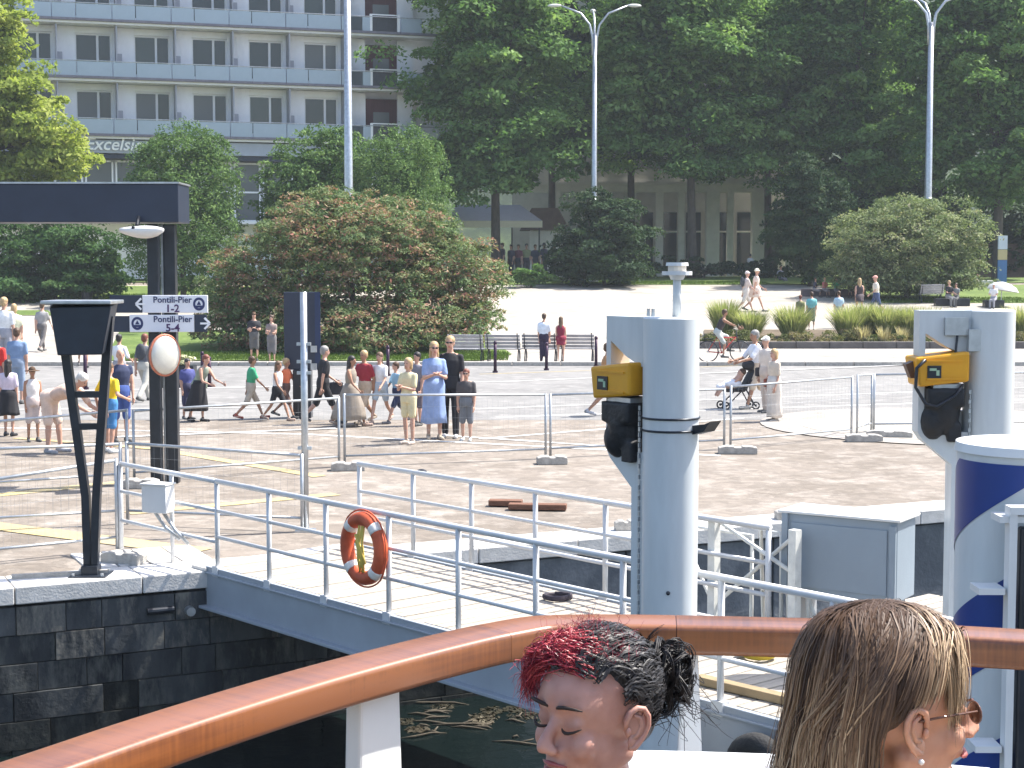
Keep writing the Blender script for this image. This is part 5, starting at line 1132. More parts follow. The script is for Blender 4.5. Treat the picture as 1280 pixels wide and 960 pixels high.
    if hair is not None and hs != 'bald':
        t = MB()
        if hs in ('cap', 'hat', 'bucket'):
            t.ell(q(0, .012, .045), (.082 * k, .098 * k, .082 * k), 14, 8, Mh)
            if hs == 'cap': t.cap(q(-.03, -.09, .05), q(.03, -.09, .05), .018 * k, .018 * k); t.cap(q(-.02, -.13, .042), q(.02, -.13, .042), .014 * k, .014 * k)
            remesh(t.build('cap', cloth(hair), root), vox * .7, 1); t = MB()
            if hs != 'cap':
                MB().rings([ering(q(0, .01, .035), Mh @ Vector((0, 0, 1)), r_ * k, r_ * k, 24) for r_ in (.085, .085)] and [[hd + Mh @ Vector((math.cos(a) * r_ * k, .01 * k + math.sin(a) * r_ * k, (z_) * k)) for a in [2 * math.pi * j / 22 for j in range(22)]] for r_, z_ in ((.07, .05), (.125 if hs == 'bucket' else .17, .025), (.125 if hs == 'bucket' else .17, .018), (.07, .038))]).build('hat_brim', cloth(hair), root, smooth=True)
        else:
            t.ell(q(0, .022, .045), (.086 * k, .098 * k, .088 * k), 14, 10, Mh); t.ell(q(0, .05, -.005), (.078 * k, .07 * k, .08 * k), 12, 8, Mh)
            if hs == 'long': t.cap(q(0, .065, -.02), q(0, .085, -.20), .07 * k, .06 * k); t.cap(q(.05, .04, -.02), q(.065, .04, -.15), .035 * k, .03 * k); t.cap(q(-.05, .04, -.02), q(-.065, .04, -.15), .035 * k, .03 * k); t.cap(q(0, .085, -.18), q(0, .1, -.32), .062 * k, .04 * k)
            if hs == 'bob': 
                for s in (-1, 1): t.cap(q(s * .062, .02, .02), q(s * .07, .025, -.09), .03 * k, .026 * k)
                t.cap(q(0, .06, 0), q(0, .07, -.1), .07 * k, .05 * k)
            if hs == 'bun': t.ell(q(0, .09, .085), .045 * k, 10, 8)
            if hs == 'pony': t.cap(q(0, .11, .02), q(0, .15, -.16), .035 * k, .022 * k)
            if hs == 'curly': 
                rg = random.Random(int(px))
                for _ in range(14): a = rg.uniform(0, 6.28); t.ell(q(.085 * math.cos(a), .03 + .085 * abs(math.sin(a)), rg.uniform(-.04, .11)), .034 * k, 8, 6)
            remesh(t.build('hair', hairm(hair), root), vox * .7, 1)
    if hs in ('cap', 'hat', 'bucket') and under is not None:
        t = MB(); t.ell(q(0, .04, -.01), (.078 * k, .075 * k, .07 * k), 12, 8, Mh)
        if under[1] == 'long': t.cap(q(0, .07, -.02), q(0, .09, -.22), .06 * k, .045 * k)
        t.build('hair', hairm(under[0]), root, smooth=True)
    if glasses:
        t = MB()
        for s in (-1, 1): t.ell(q(s * .03, -.088, .013), (.025 * k, .008 * k, .017 * k), 8, 5, Mh); t.tube(q(s * .055, -.085, .018), q(s * .078, .01, .018), .004 * k)
        t.tube(q(-.012, -.093, .016), q(.012, -.093, .016), .004 * k); t.build('sunglasses', BLACKM, root)
    if straps: 
        t = MB()
        for s in (-1, 1): t.tube(J['sh'] + Vector((s * .05 * k, -.03 * k, .02 * k)), J['chest'] + Vector((s * .04 * k, -.10 * k, .02 * k)), .012 * k)
        t.build('straps', cloth(top), root)
    if extra == 'backpack':
        t = MB(); c = J['chest'] + J['sp'] * .02 * H + Vector((0, .17 * k, 0)); t.ell(c, (.14 * k, .09 * k, .2 * k), 12, 8); t.build('backpack', cloth((.05, .055, .065)), root, smooth=True)
    if extra and extra[0] == 'bag':
        t = MB(); c = J['lwr' if extra[2] > 0 else 'rwr'] + Vector((extra[2] * .05 * k, -.02, -.16 * k)) if extra[3] == 'hand' else J['hip'] + Vector((extra[2] * .19 * k, -.03 * k, .0))
        t.box(c, (.12 * k, .30 * k, .27 * k) if extra[3] == 'hand' else (.09 * k, .22 * k, .2 * k)); t.build('bag', cloth(extra[1]), root, bevel=.03 * k)
        t = MB(); t.path([c + Vector((0, 0, .1 * k)), J['sh'] + Vector((extra[2] * .06 * k, .02, .05 * k))] if extra[3] == 'hip' else [c + Vector((0, .08 * k, .12 * k)), c + Vector((0, 0, .2 * k)), c + Vector((0, -.08 * k, .12 * k))], .008 * k, 5); t.build('bag_strap', cloth(extra[1]), root)
    return root
Bk, Wh, Nv = (.018, .018, .022), (.72, .72, .72), (.03, .04, .09)
W = person
# --- standing family at the fence
W(543, 549, 122, 12, 'hold', 'woman in long light blue dress with folded arms, blonde hair', top=(.24, .33, .56), sleeve=.45, skirt=((.24, .33, .56), .17, .135, .10), hair=BLO, hs='long', fem=True, shoe=(.5, .4, .3), glasses=True, vox=.017)
W(563, 547, 127, -6, 'stand', 'bearded man all in black behind the woman in blue dress', top=Bk, bot=Bk, hair=BLO, hs='short', shoe=(.6, .6, .6), glasses=True, vox=.017)
W(583, 551, 90, -8, 'stand', 'boy in dark grey shirt and shorts beside the man in black', top=(.07, .065, .07), bot=(.14, .15, .17), leg=.52, hair=RED, shoe=(.65, .65, .62), glasses=True, vox=.015)
W(511, 555, 108, -30, 'hold', 'blonde girl in pale yellow top and shorts at the fence', top=(.66, .58, .36), sleeve=.45, bot=(.66, .58, .36), leg=.36, hair=BLO, hs='bob', fem=True, shoe=(.5, .42, .36), vox=.016)
W(522, 532, 92, -40, 'stand', 'person in grey shirt half hidden behind the blonde girl', top=(.20, .19, .22), bot=(.12, .1, .12), leg=.55, hair=BLK)
# --- walkers along the road
W(497, 529, 80, -60, 'walk', 'boy in light blue shirt and navy shorts walking', top=(.25, .42, .55), bot=Nv, leg=.45, hair=BRN, shoe=(.1, .1, .12))
W(476, 529, 92, -20, 'walk2', 'woman in white T-shirt and denim shorts walking', top=Wh, bot=(.42, .50, .58), leg=.32, hair=DBL, hs='pony', fem=True, shoe=(.4, .3, .25))
W(457, 529, 95, -35, 'walk', 'man in dark red polo shirt and beige shorts walking', top=(.32, .03, .045), bot=(.48, .38, .28), leg=.52, hair=BLO, shoe=(.3, .25, .2), skin=1)
W(438, 533, 92, 70, 'walk', 'woman with long black hair in taupe long dress', top=(.26, .22, .18), sleeve=0, skirt=((.26, .22, .18), .10, .20, .10), hair=BLK, hs='long', fem=True, skin=1, shoe=(.35, .25, .2))
W(404, 530, 101, 115, 'walk2', 'grey-haired man in black T-shirt and shorts carrying a bag', top=Bk, bot=Bk, leg=.5, hair=GRY, shoe=(.05, .05, .06), extra=('bag', (.04, .04, .05), 1, 'hand'))
W(347, 526, 78, 60, 'walk', 'woman in white top and black shorts walking', top=Wh, sleeve=0, bot=Bk, leg=.36, hair=DBL, hs='long', fem=True, shoe=(.4, .3, .25), skin=1)
W(357, 523, 78, 70, 'walk2', 'curly-haired person in orange top behind the walking women', top=(.62, .16, .07), sleeve=.4, bot=(.1, .06, .05), leg=.5, hair=BLO, hs='curly', fem=True, skin=1)
W(314, 524, 82, 110, 'walk', 'man in bright green T-shirt and beige shorts walking', top=(.05, .34, .17), bot=(.42, .37, .30), leg=.55, hair=BRN, skin=1, shoe=(.3, .08, .06))
W(247, 527, 82, 60, 'stoop', 'woman with red hair, long black skirt and green bag', top=(.22, .26, .21), sleeve=0, skirt=(Bk, .16, .17, .08), hair=RED, hs='short', fem=True, shoe=Bk, extra=('bag', (.19, .23, .17), 1, 'hip'))
W(235, 524, 76, 40, 'stand', 'person in violet-blue top behind the woman with green bag', top=(.07, .08, .24), bot=(.05, .05, .1), leg=.6, hair=BLK)
W(181, 502, 88, 160, 'walk', 'man with grey backpack and pale trousers behind the round mirror', top=(.12, .13, .16), bot=(.45, .43, .38), hair=RED, extra='backpack')
W(757, 520, 95, 95, 'walk', 'walker in orange-brown top half hidden by the lamp pillar', top=(.42, .22, .10), bot=(.3, .17, .10), leg=.45, hair=BRN, skin=1, shoe=(.4, .4, .42))
# --- left crowd
W(63, 566, 90, 70, 'bend', 'person in beige T-shirt bending forward at the left fence', top=(.58, .42, .34), sleeve=.45, bot=(.62, .48, .40), leg=.45, hair=WHT, shoe=(.32, .33, .36), vox=.017)
W(42, 552, 94, 30, 'stand', 'woman with brown hat and white tank top behind the bending person', top=(.70, .66, .64), sleeve=0, bot=(.5, .42, .4), leg=.5, hair=BRN, hs='hat', fem=True, skin=1)
W(12, 545, 96, 175, 'stand', 'dark-haired woman in lilac T-shirt and black skirt seen from behind', top=(.60, .52, .62), sleeve=.5, skirt=(Bk, .28, .14, .08), hair=BLK, hs='long', fem=True, shoe=Bk)
W(23, 505, 95, 178, 'stand', 'man in denim-blue T-shirt and jeans seen from behind', top=(.17, .25, .40), bot=(.22, .28, .38), leg=.7, hair=BRN)
W(-3, 520, 104, 160, 'stand', 'blonde person in bright red T-shirt at the left crowd', top=(.60, .035, .03), bot=(.2, .1, .1), leg=.5, hair=BLO, hs='bob')
W(7, 470, 98, 170, 'stand', 'fair-haired man in white shirt deep in the left crowd', top=Wh, bot=(.3, .3, .34), hair=BLO)
W(19, 458, 78, 190, 'stand', 'person in white and yellow top beside the fair-haired man', top=(.72, .70, .50), bot=(.3, .26, .2), hair=BLO, hs='bob')
W(53, 440, 64, 170, 'walk', 'walker in grey top and dark trousers near the V stand', top=(.30, .29, .29), bot=(.13, .12, .12), leg=.9, hair=BRN)
W(104, 459, 66, 20, 'walk', 'person whose bare legs show under the V stand trough', top=(.10, .10, .12), bot=Bk, leg=.42, hair=BRN, skin=1)
W(138, 566, 113, 150, 'hips', 'person in bright yellow T-shirt and blue shorts seen from behind', top=(.78, .54, .02), bot=(.06, .22, .48), leg=.44, hair=DBL, shoe=(.5, .52, .54), extra=('bag', (.10, .04, .04), 1, 'hip'), vox=.017)
W(152, 552, 116, 30, 'stand', 'bald man in open navy vest beside the yellow T-shirt', top=Nv, sleeve=.2, bot=(.05, .09, .28), leg=.5, hair=None, hs='bald', vox=.017)
W(150, 500, 82, 170, 'hips', 'person in white shirt with dark bun behind the navy vest', top=Wh, sleeve=.6, bot=(.3, .3, .33), hair=BLK, hs='bun', fem=True)
# --- shade of the oleander
W(318, 452, 62, 10, 'hold', 'person in black shirt standing in the oleander shade', top=(.03, .03, .035), bot=(.1, .1, .1), leg=.55, hair=BRN, hs='cap')
W(340, 456, 62, -10, 'hold', 'woman in light top holding a child in the oleander shade', top=(.26, .20, .18), sleeve=.3, bot=(.16, .15, .15), leg=.6, hair=BRN, hs='bob', fem=True)
# --- couple by the benches
W(680, 455, 63, 170, 'stand', 'man in white shirt and dark trousers at the benches', top=(.70, .74, .80), sleeve=.5, bot=(.03, .02, .05), hair=BRN)
W(701, 456, 60, 175, 'stand', 'long-haired woman in dark red dress at the benches', top=(.22, .02, .045), sleeve=0, skirt=((.22, .02, .045), .42, .09, .08), hair=DBL, hs='long', fem=True)
# --- family with stroller
W(946, 511, 101, -75, 'push', 'man in white shirt and beige shorts pushing the stroller', top=(.74, .74, .78), sleeve=.55, bot=(.60, .48, .36), leg=.52, hair=GRY, skin=1, shoe=(.35, .33, .3))
W(957, 516, 96, -60, 'stand', 'person in pale cap between man and old woman', top=(.68, .58, .50), sleeve=.5, bot=(.55, .45, .38), hair=(.66, .62, .58), hs='cap', extra=('bag', (.03, .025, .03), -1, 'hip'))
W(967, 527, 91, -60, 'stand', 'old woman in cream dress with brown bag', top=(.62, .52, .42), sleeve=.5, skirt=((.62, .55, .48), .06, .115, .10), hair=BLO, hs='bob', fem=True, extra=('bag', (.22, .06, .035), -1, 'hip'), shoe=(.4, .35, .3))
# --- far plaza
W(932, 391, 54, 100, 'walk', 'person with pink cap, bag and pale shorts crossing the far plaza', top=(.62, .52, .48), bot=(.62, .56, .50), leg=.45, hair=(.7, .6, .58), hs='cap', extra='backpack')
W(944, 390, 56, 95, 'walk2', 'person with cream hat and pale dress crossing the far plaza', top=(.70, .58, .50), sleeve=.3, skirt=((.70, .58, .50), .33, .10, .08), hair=(.72, .68, .55), hs='bucket', fem=True)
W(1000, 413, 44, 170, 'stand', 'person in olive shirt behind the tall grass', top=(.22, .22, .10), bot=(.2, .2, .14), hair=RED)
W(1014, 414, 49, 175, 'stand', 'person in turquoise T-shirt behind the tall grass', top=(.20, .52, .52), bot=(.18, .22, .16), leg=.55, hair=BRN)
W(1048, 411, 47, 178, 'stand', 'person in pale blue T-shirt behind the tall grass', top=(.45, .60, .70), bot=(.3, .32, .3), hair=BRN)
W(1074, 396, 50, 175, 'walk', 'blonde woman in black dress on the far plaza', top=(.04, .03, .035), sleeve=0, skirt=((.06, .045, .05), .38, .10, .08), hair=BLO, hs='long', fem=True)
W(1095, 395, 52, -80, 'walk2', 'person with pink cap, white top and navy shorts on far plaza', top=(.74, .68, .56), bot=(.06, .09, .18), leg=.42, hair=(.72, .36, .30), hs='cap')
for i, (px, col, lab) in enumerate([(1018, (.05, .05, .08), 'dark top'), (1030, (.62, .18, .16), 'coral top'), (1045, (.05, .42, .22), 'green top'), (1065, (.45, .03, .06), 'red top')]):
    W(px, 372, 24, 60 - 30 * i, 'sit', 'person in %s sitting on the low plaza ledge' % lab, top=col, bot=(.25, .22, .22), leg=.6, hair=BRN if i != 1 else BLO)
W(1185, 384, 32, 20, 'sit', 'fair-haired person in black sitting before the right lawn', top=Bk, bot=(.2, .2, .2), hair=BLO); W(1195, 384, 29, -30, 'sit', 'person in grey beside the fair-haired sitter', top=(.16, .18, .18), bot=(.1, .1, .1), hair=BRN)
W(1242, 386, 31, -30, 'sit', 'person in white hat and shirt under a pale parasol', top=Wh, bot=(.3, .3, .34), hair=(.8, .8, .78), hs='bucket')
W(1216, 360, 28, 10, 'sit', 'dark-clad person sitting on pale stone under the oleander', top=(.04, .04, .05), bot=(.12, .11, .1), hair=BRN, skin=1)
W(712, 352, 20, 40, 'ground', 'person in grey sitting on the grass by the low hedge', top=(.22, .18, .18), bot=(.3, .25, .24), hair=BRN)
W(976, 352, 18, 30, 'ground', 'person lying back on the grass at the plaza edge', top=(.35, .35, .4), bot=(.1, .1, .12), hair=BRN)
W(937, 334, 30, 160, 'stand', 'person in white top under the columned building', top=Wh, bot=(.05, .05, .06), hair=BLK, Y=104)
for i, (px, col, h_) in enumerate([(628, (.06, .05, .07), 44), (639, (.05, .05, .08), 42), (648, (.16, .05, .07), 42), (658, (.25, .27, .14), 43), (669, (.04, .05, .08), 42), (680, (.05, .05, .08), 44), (692, (.16, .16, .17), 40), (706, (.2, .18, .17), 34)]):
    W(px, 0, h_, 20 * i - 60, 'stand', ['dark-clad guest at the left end under the cafe canopy', 'navy-clad guest under the cafe canopy beside the trunk', 'guest in wine red top under the cafe canopy', 'guest in olive top under the cafe canopy', 'guest in navy top before the kiosk', 'guest in black before the kiosk', 'guest in grey at the kiosk corner', 'guest in taupe beside the dark shrub'][i], top=col, bot=(.05, .05, .06), hair=BLK if i % 2 else BRN, Y=101, group='guests under the cafe canopy')
# low ledge and umbrella
o = MB().box((0, 0, .2), (3.2, .6, .4)).build('stone_ledge', mat('dark_ledge', (.10, .08, .085), .8, var=.2), bevel=.03); o.location = gp(1042, 371) + Vector((0, .1, 0)); tag(o, 'low dark stone ledge with people sitting on it', 'ledge')
for (px, py, wd, lab) in ((1190, 383, 1.6, 'dark bench under the two sitters before the right lawn'), (1242, 385, .9, 'low stool under the person with parasol'), (1216, 359, 2.2, 'pale flat stone block under the oleander sitter')):
    o = MB().box((0, 0, .19), (wd, .5, .36)).build('seat_block', COPE if 'pale' in lab else BLACKM, bevel=.03); o.location = gp(px, py) + Vector((0, .05, 0)); tag(o, lab, 'seat')
um = empty('parasol', gp(1251, 384), 0, 'small pale grey parasol tilted over the sitter on the right lawn', 'parasol')
MB().tube((0, 0, 0), (.05, .05, 1.1), .02).build('pole', GALV, um); b = MB()
rr = [[Vector((.08 + math.cos(a) * r_ * (1 + .05 * math.cos(8 * a)), math.sin(a) * r_, z_ - .15 * math.cos(a) * r_)) for a in [2 * math.pi * j / 24 for j in range(24)]] for r_, z_ in ((.72, .78), (.6, .98), (.35, 1.12), (.03, 1.19))]
b.rings(rr, close=False).build('canopy', mat('parasol_cloth', (.45, .45, .44), .8, var=.08), um, smooth=True)

# --- stroller
sp_ = gp(922, 511); sr = empty('stroller', sp_, R(-80), 'dark folding stroller with child under white cloth', 'stroller')
ST_ = mat('stroller_black', (.02, .02, .025), .6, var=.2)
for s in (-1, 1):
    f = MB(); f.path([(s * .2, .62, 1.02), (s * .2, .35, .72), (s * .2, -.30, .08)], .016, 6); f.path([(s * .2, .1, .46), (s * .2, .32, .08)], .016, 6); f.path([(s * .2, -.35, .42), (s * .2, .15, .44)], .016, 6); f.build('frame', ST_, sr, smooth=True)
    for y in (-.32, .34): MB().path([(s * .2, y + .075 * math.cos(a), .08 + .075 * math.sin(a)) for a in [2 * math.pi * j / 14 for j in range(14)]], .018, 6, closed=True).tube((s * .19, y, .08), (s * .21, y, .08), .03).build('wheel', ST_, sr, smooth=True)
MB().tube((-.2, .62, 1.02), (.2, .62, 1.02), .02).build('handle', ST_, sr)
remesh(MB().box((0, -.1, .40), (.36, .42, .06)).box((0, .24, .66), (.36, .07, .56), Matrix.Rotation(R(-28), 3, 'X')).ell((0, .28, .93), (.2, .2, .12), 12, 8).build('seat', ST_, sr), .025, 2)
cs = empty('child', sp_ + Vector((-.05, -.02, .0)), R(-80), 'small child lying in the stroller under white cloth', 'person')
b = MB(); b.ell((0, .12, .76), (.075, .085, .09), 12, 8); b.cap((0, .08, .67), (0, -.05, .5), .08, .09); 
for s in (-1, 1): b.cap((s * .06, -.08, .48), (s * .07, -.32, .46), .05, .04); b.cap((s * .07, -.32, .46), (s * .07, -.42, .30), .04, .03); b.cap((s * .09, .05, .66), (s * .13, -.08, .56), .032, .028)
remesh(b.build('body', SKINS[0], cs), .016, 2); MB().ell((0, .15, .79), (.08, .085, .08), 12, 8).build('hair', hairm(BRN), cs, smooth=True)
remesh(MB().ell((0, -.08, .54), (.17, .22, .1), 12, 8).ell((0, -.33, .48), (.16, .1, .07), 12, 8).build('blanket', cloth((.72, .72, .76)), cs), .025, 2)
# --- cyclist
cp = gp(905, 453); bk_ = empty('bicycle', cp, R(90), 'dark bicycle with red frame ridden along the road', 'bicycle')
for y in (.52, -.52):
    w_ = MB().path([(0, y + .33 * math.cos(a), .345 + .33 * math.sin(a)) for a in [2 * math.pi * j / 28 for j in range(28)]], .02, 6, closed=True).build('wheel', BLACKM, bk_, smooth=True)
    s_ = MB()
    for j in range(10): a = 2 * math.pi * j / 10; s_.tube((0, y, .345), (0, y + .32 * math.cos(a), .345 + .32 * math.sin(a)), .003, n=3)
    s_.tube((-.04, y, .345), (.04, y, .345), .025).build('spokes', GALV, w_)
RF = mat('red_bike_frame', (.40, .03, .025), .4, var=.15)
MB().path([(0, .52, .345), (0, .08, .30), (0, -.38, .82)], .02, 6).path([(0, .08, .30), (0, .2, .84), (0, .52, .345)], .018, 6).path([(0, .18, .78), (0, -.36, .80)], .018, 6).build('frame', RF, bk_, smooth=True)
MB().path([(0, -.52, .345), (0, -.40, .82), (0, -.38, 1.0)], .018, 6).path([(-.27, -.30, 1.06), (-.1, -.40, 1.02), (.1, -.40, 1.02), (.27, -.30, 1.06)], .014, 6).build('handlebar', BLACKM, bk_, smooth=True)
MB().ell((0, .22, .90), (.07, .14, .04), 10, 6).build('saddle', BLACKM, bk_, smooth=True); MB().path([(0, .08 + .09 * math.cos(a), .30 + .09 * math.sin(a)) for a in [2 * math.pi * j / 14 for j in range(14)]], .01, 5, closed=True).build('chainring', GALV, bk_); MB().box((0, .5, .75), (.12, .3, .02)).build('luggage_rack', BLACKM, bk_)
cy = W(900, 453, 66, 90, 'bike', 'cyclist in dark tank top and grey shorts on the bicycle', top=(.05, .04, .04), sleeve=0, bot=(.45, .48, .46), leg=.45, hair=BRN, skin=1, shoe=(.1, .1, .1), Y=cp.y)
cy.location = cp + Vector((-.22, 0, .0))
# ================================================================ the two passengers by the rail
def strands(name, paths, r, m, parent, tint, taper=.35):
    P = np.asarray(paths, float); S_, n_, _ = P.shape
    T = np.gradient(P, axis=1); T /= np.linalg.norm(T, axis=2)[..., None] + 1e-9
    ref = np.tile(np.array([.31, .67, .67]), (S_, n_, 1)); U = np.cross(T, ref); U /= np.linalg.norm(U, axis=2)[..., None] + 1e-9; Vv = np.cross(T, U)
    rr = (r if np.ndim(r) else np.full(S_, r))[:, None] * (1 - (1 - taper) * np.linspace(0, 1, n_) ** 3)[None]
    ringv = [P + (U * math.cos(a) + Vv * math.sin(a)) * rr[..., None] for a in (0, 2.094, 4.189)]
    V = np.stack(ringv, 2).reshape(-1, 3)
    base = (np.arange(S_)[:, None] * n_ + np.arange(n_ - 1)[None]) * 3
    F_ = np.stack([np.stack([base + a, base + c, base + c + 3, base + a + 3], -1) for a, c in ((0, 1), (1, 2), (2, 0))], 2).reshape(-1, 4)
    N = len(F_)
    me = bpy.data.meshes.new(name); me.vertices.add(len(V)); me.vertices.foreach_set('co', V.astype(np.float32).ravel())
    me.loops.add(N * 4); me.loops.foreach_set('vertex_index', F_.astype(np.int32).ravel()); me.polygons.add(N); me.polygons.foreach_set('loop_start', np.arange(0, N * 4, 4, dtype=np.int32))
    a_ = me.attributes.new('tint', 'FLOAT', 'FACE'); a_.data.foreach_set('value', (np.repeat(tint, (n_ - 1) * 3) if np.ndim(tint) == 1 else np.repeat(tint[:, :-1].ravel(), 3)).astype(np.float32))
    me.update(); me.validate(); me.shade_smooth(); me.materials.append(m)
    o = bpy.data.objects.new(name, me); COL.objects.link(o); o.parent = parent; o['kind'] = 'stuff'; return o
def ribbons(name, paths, r, m, parent, tint, centre, seed=1):
    P = np.asarray(paths, float); S_, n_, _ = P.shape; rg = np.random.default_rng(seed)
    T = np.gradient(P, axis=1); T /= np.linalg.norm(T, axis=2)[..., None] + 1e-9
    out = P - np.asarray(centre); out /= np.linalg.norm(out, axis=2)[..., None]; U = np.cross(T, out); U /= np.linalg.norm(U, axis=2)[..., None] + 1e-9; N_ = np.cross(U, T)
    a = rg.uniform(-.4, .4, (S_, 1, 1)); D = U * np.cos(a) + N_ * np.sin(a)
    rr = (r[:, None] * (1 - .7 * np.linspace(0, 1, n_) ** 3)[None])[..., None]
    V = np.stack([P - D * rr, P + D * rr], 2).reshape(-1, 3); base = (np.arange(S_)[:, None] * n_ + np.arange(n_ - 1)[None]) * 2
    F_ = np.stack([base, base + 1, base + 3, base + 2], -1).reshape(-1, 4); N = len(F_)
    me = bpy.data.meshes.new(name); me.vertices.add(len(V)); me.vertices.foreach_set('co', V.astype(np.float32).ravel())
    me.loops.add(N * 4); me.loops.foreach_set('vertex_index', F_.astype(np.int32).ravel()); me.polygons.add(N); me.polygons.foreach_set('loop_start', np.arange(0, N * 4, 4, dtype=np.int32))
    a_ = me.attributes.new('tint', 'FLOAT', 'FACE'); tv = tint[:, :-1] if np.ndim(tint) == 2 else np.repeat(tint[:, None], n_ - 1, 1); a_.data.foreach_set('value', tv.ravel().astype(np.float32))
    me.update(); me.validate(); me.shade_smooth(); me.materials.append(m)
    o = bpy.data.objects.new(name, me); COL.objects.link(o); o.parent = parent; o['kind'] = 'stuff'; return o
def strandmat(name, cols, rough=.38):
    m = bpy.data.materials.new(name); m.use_nodes = True; n, l = m.node_tree.nodes, m.node_tree.links; b = n['Principled BSDF']
    b.inputs['Roughness'].default_value = rough; b.inputs['Specular IOR Level'].default_value = .35
    a = n.new('ShaderNodeAttribute'); a.attribute_name = 'tint'; cr = n.new('ShaderNodeValToRGB'); e = cr.color_ramp.elements
    while len(e) < len(cols): e.new(.5)
    for i, (p, c) in enumerate(cols): e[i].position = p; e[i].color = (*c, 1)
    l.new(a.outputs['Fac'], cr.inputs[0]); l.new(cr.outputs[0], b.inputs['Base Color']); return m
def skinmat(name, col):
    m = bpy.data.materials.new(name); m.use_nodes = True; n, l = m.node_tree.nodes, m.node_tree.links; b = n['Principled BSDF']
    b.inputs['Roughness'].default_value = .48; b.inputs['Subsurface Weight'].default_value = .25; b.inputs['Subsurface Radius'].default_value = (.012, .005, .003); b.inputs['Subsurface Scale'].default_value = 1.0
    tc = n.new('ShaderNodeTexCoord'); nz = n.new('ShaderNodeTexNoise'); nz.inputs['Scale'].default_value = 28; nz.inputs['Detail'].default_value = 5; l.new(tc.outputs['Object'], nz.inputs[0])
    cr = n.new('ShaderNodeValToRGB'); cr.color_ramp.elements[0].position = .3; cr.color_ramp.elements[1].position = .7
    cr.color_ramp.elements[0].color = (col[0] * .86, col[1] * .78, col[2] * .76, 1); cr.color_ramp.elements[1].color = (*[min(1, c * 1.08) for c in col], 1)
    l.new(nz.outputs[0], cr.inputs[0]); l.new(cr.outputs[0], b.inputs['Base Color'])
    n2 = n.new('ShaderNodeTexNoise'); n2.inputs['Scale'].default_value = 260; l.new(tc.outputs['Object'], n2.inputs[0]); bp = n.new('ShaderNodeBump'); bp.inputs['Strength'].default_value = .12; bp.inputs['Distance'].default_value = .002
    l.new(n2.outputs[0], bp.inputs['Height']); l.new(bp.outputs[0], b.inputs['Normal']); return m
SK_G = skinmat('girl_skin', (.42, .235, .19)); SK_W = skinmat('woman_skin', (.50, .27, .18))
LASH = mat('lash', (.02, .012, .01), .6); LIPR = mat('lip_red', (.30, .085, .085), .4, var=.15)
def face(b, q, k, Mh):
    E = lambda c, r: b.ell(q(*c), tuple(x * k for x in r), 20, 14, Mh)
    E((0, .012, .038), (.075, .096, .090)); E((0, -.028, .034), (.066, .062, .066)); E((0, -.022, -.030), (.060, .064, .062)); E((0, -.062, -.088), (.025, .022, .019))
    for s in (-1, 1):
        b.cap(q(s * .050, .012, -.045), q(s * .020, -.060, -.086), .020 * k, .017 * k); E((s * .036, -.061, -.022), (.024, .021, .024)); E((s * .031, -.0745, .013), (.0165, .0125, .0115))
        b.cap(q(s * .014, -.085, .036), q(s * .046, -.068, .036), .0085 * k, .008 * k); E((s * .012, -.099, -.027), (.0095, .010, .008))
    b.cap(q(0, -.083, .020), q(0, -.110, -.020), .0085 * k, .0115 * k); E((0, -.083, -.052), (.022, .011, .013))
def ear(ex, q, k, s):
    hx = [(.0755, -.007, -.002), (.0790, -.008, .012), (.0830, -.003, .025), (.0870, .008, .031), (.0905, .019, .028), (.0925, .026, .016), (.0915, .027, .002), (.0885, .022, -.011), (.0845, .014, -.022), (.0805, .005, -.031), (.0780, -.003, -.030)]
    ex.path([q(s * x, y, z) for x, y, z in hx], [.0035, .0045, .0048, .0048, .0046, .0044, .0044, .0046, .0055, .0065, .004], 8)
    ah = [(.083, .004, .021), (.0865, .014, .014), (.0865, .016, .002), (.083, .010, -.012), (.0805, .001, -.016)]; ex.path([q(s * x, y, z) for x, y, z in ah], [.003, .0042, .0045, .0042, .003], 7)
    Me = Matrix.Rotation(R(-28 * s), 3, 'Z'); ex.ell(q(s * .0805, .009, .004), (.004, .020, .029), 14, 10, Me); ex.ell(q(s * .079, .004, -.022), (.005, .010, .013), 12, 8); ex.ell(q(s * .0805, -.006, -.004), (.0045, .0045, .007), 8, 6)
def facedeform(q, k):
    C = [(np.array(q(s * .031, -.088, .018)), .020 * k, .0075 * k) for s in (-1, 1)]; inward = np.array(q(0, 1, 0)) - np.array(q(0, 0, 0)); inward /= np.linalg.norm(inward)
    C2 = [(np.array(q(s * .020, -.09, .022)), .009 * k, .004 * k) for s in (-1, 1)] + [(np.array(q(0, -.1, -.041)), .007 * k, .002 * k)]
    def f(co):
        for c, sg, am in C + C2: co = co + inward * (am * np.exp(-((co - c) ** 2).sum(1) / (2 * sg * sg)))[:, None]
        return co
    return f
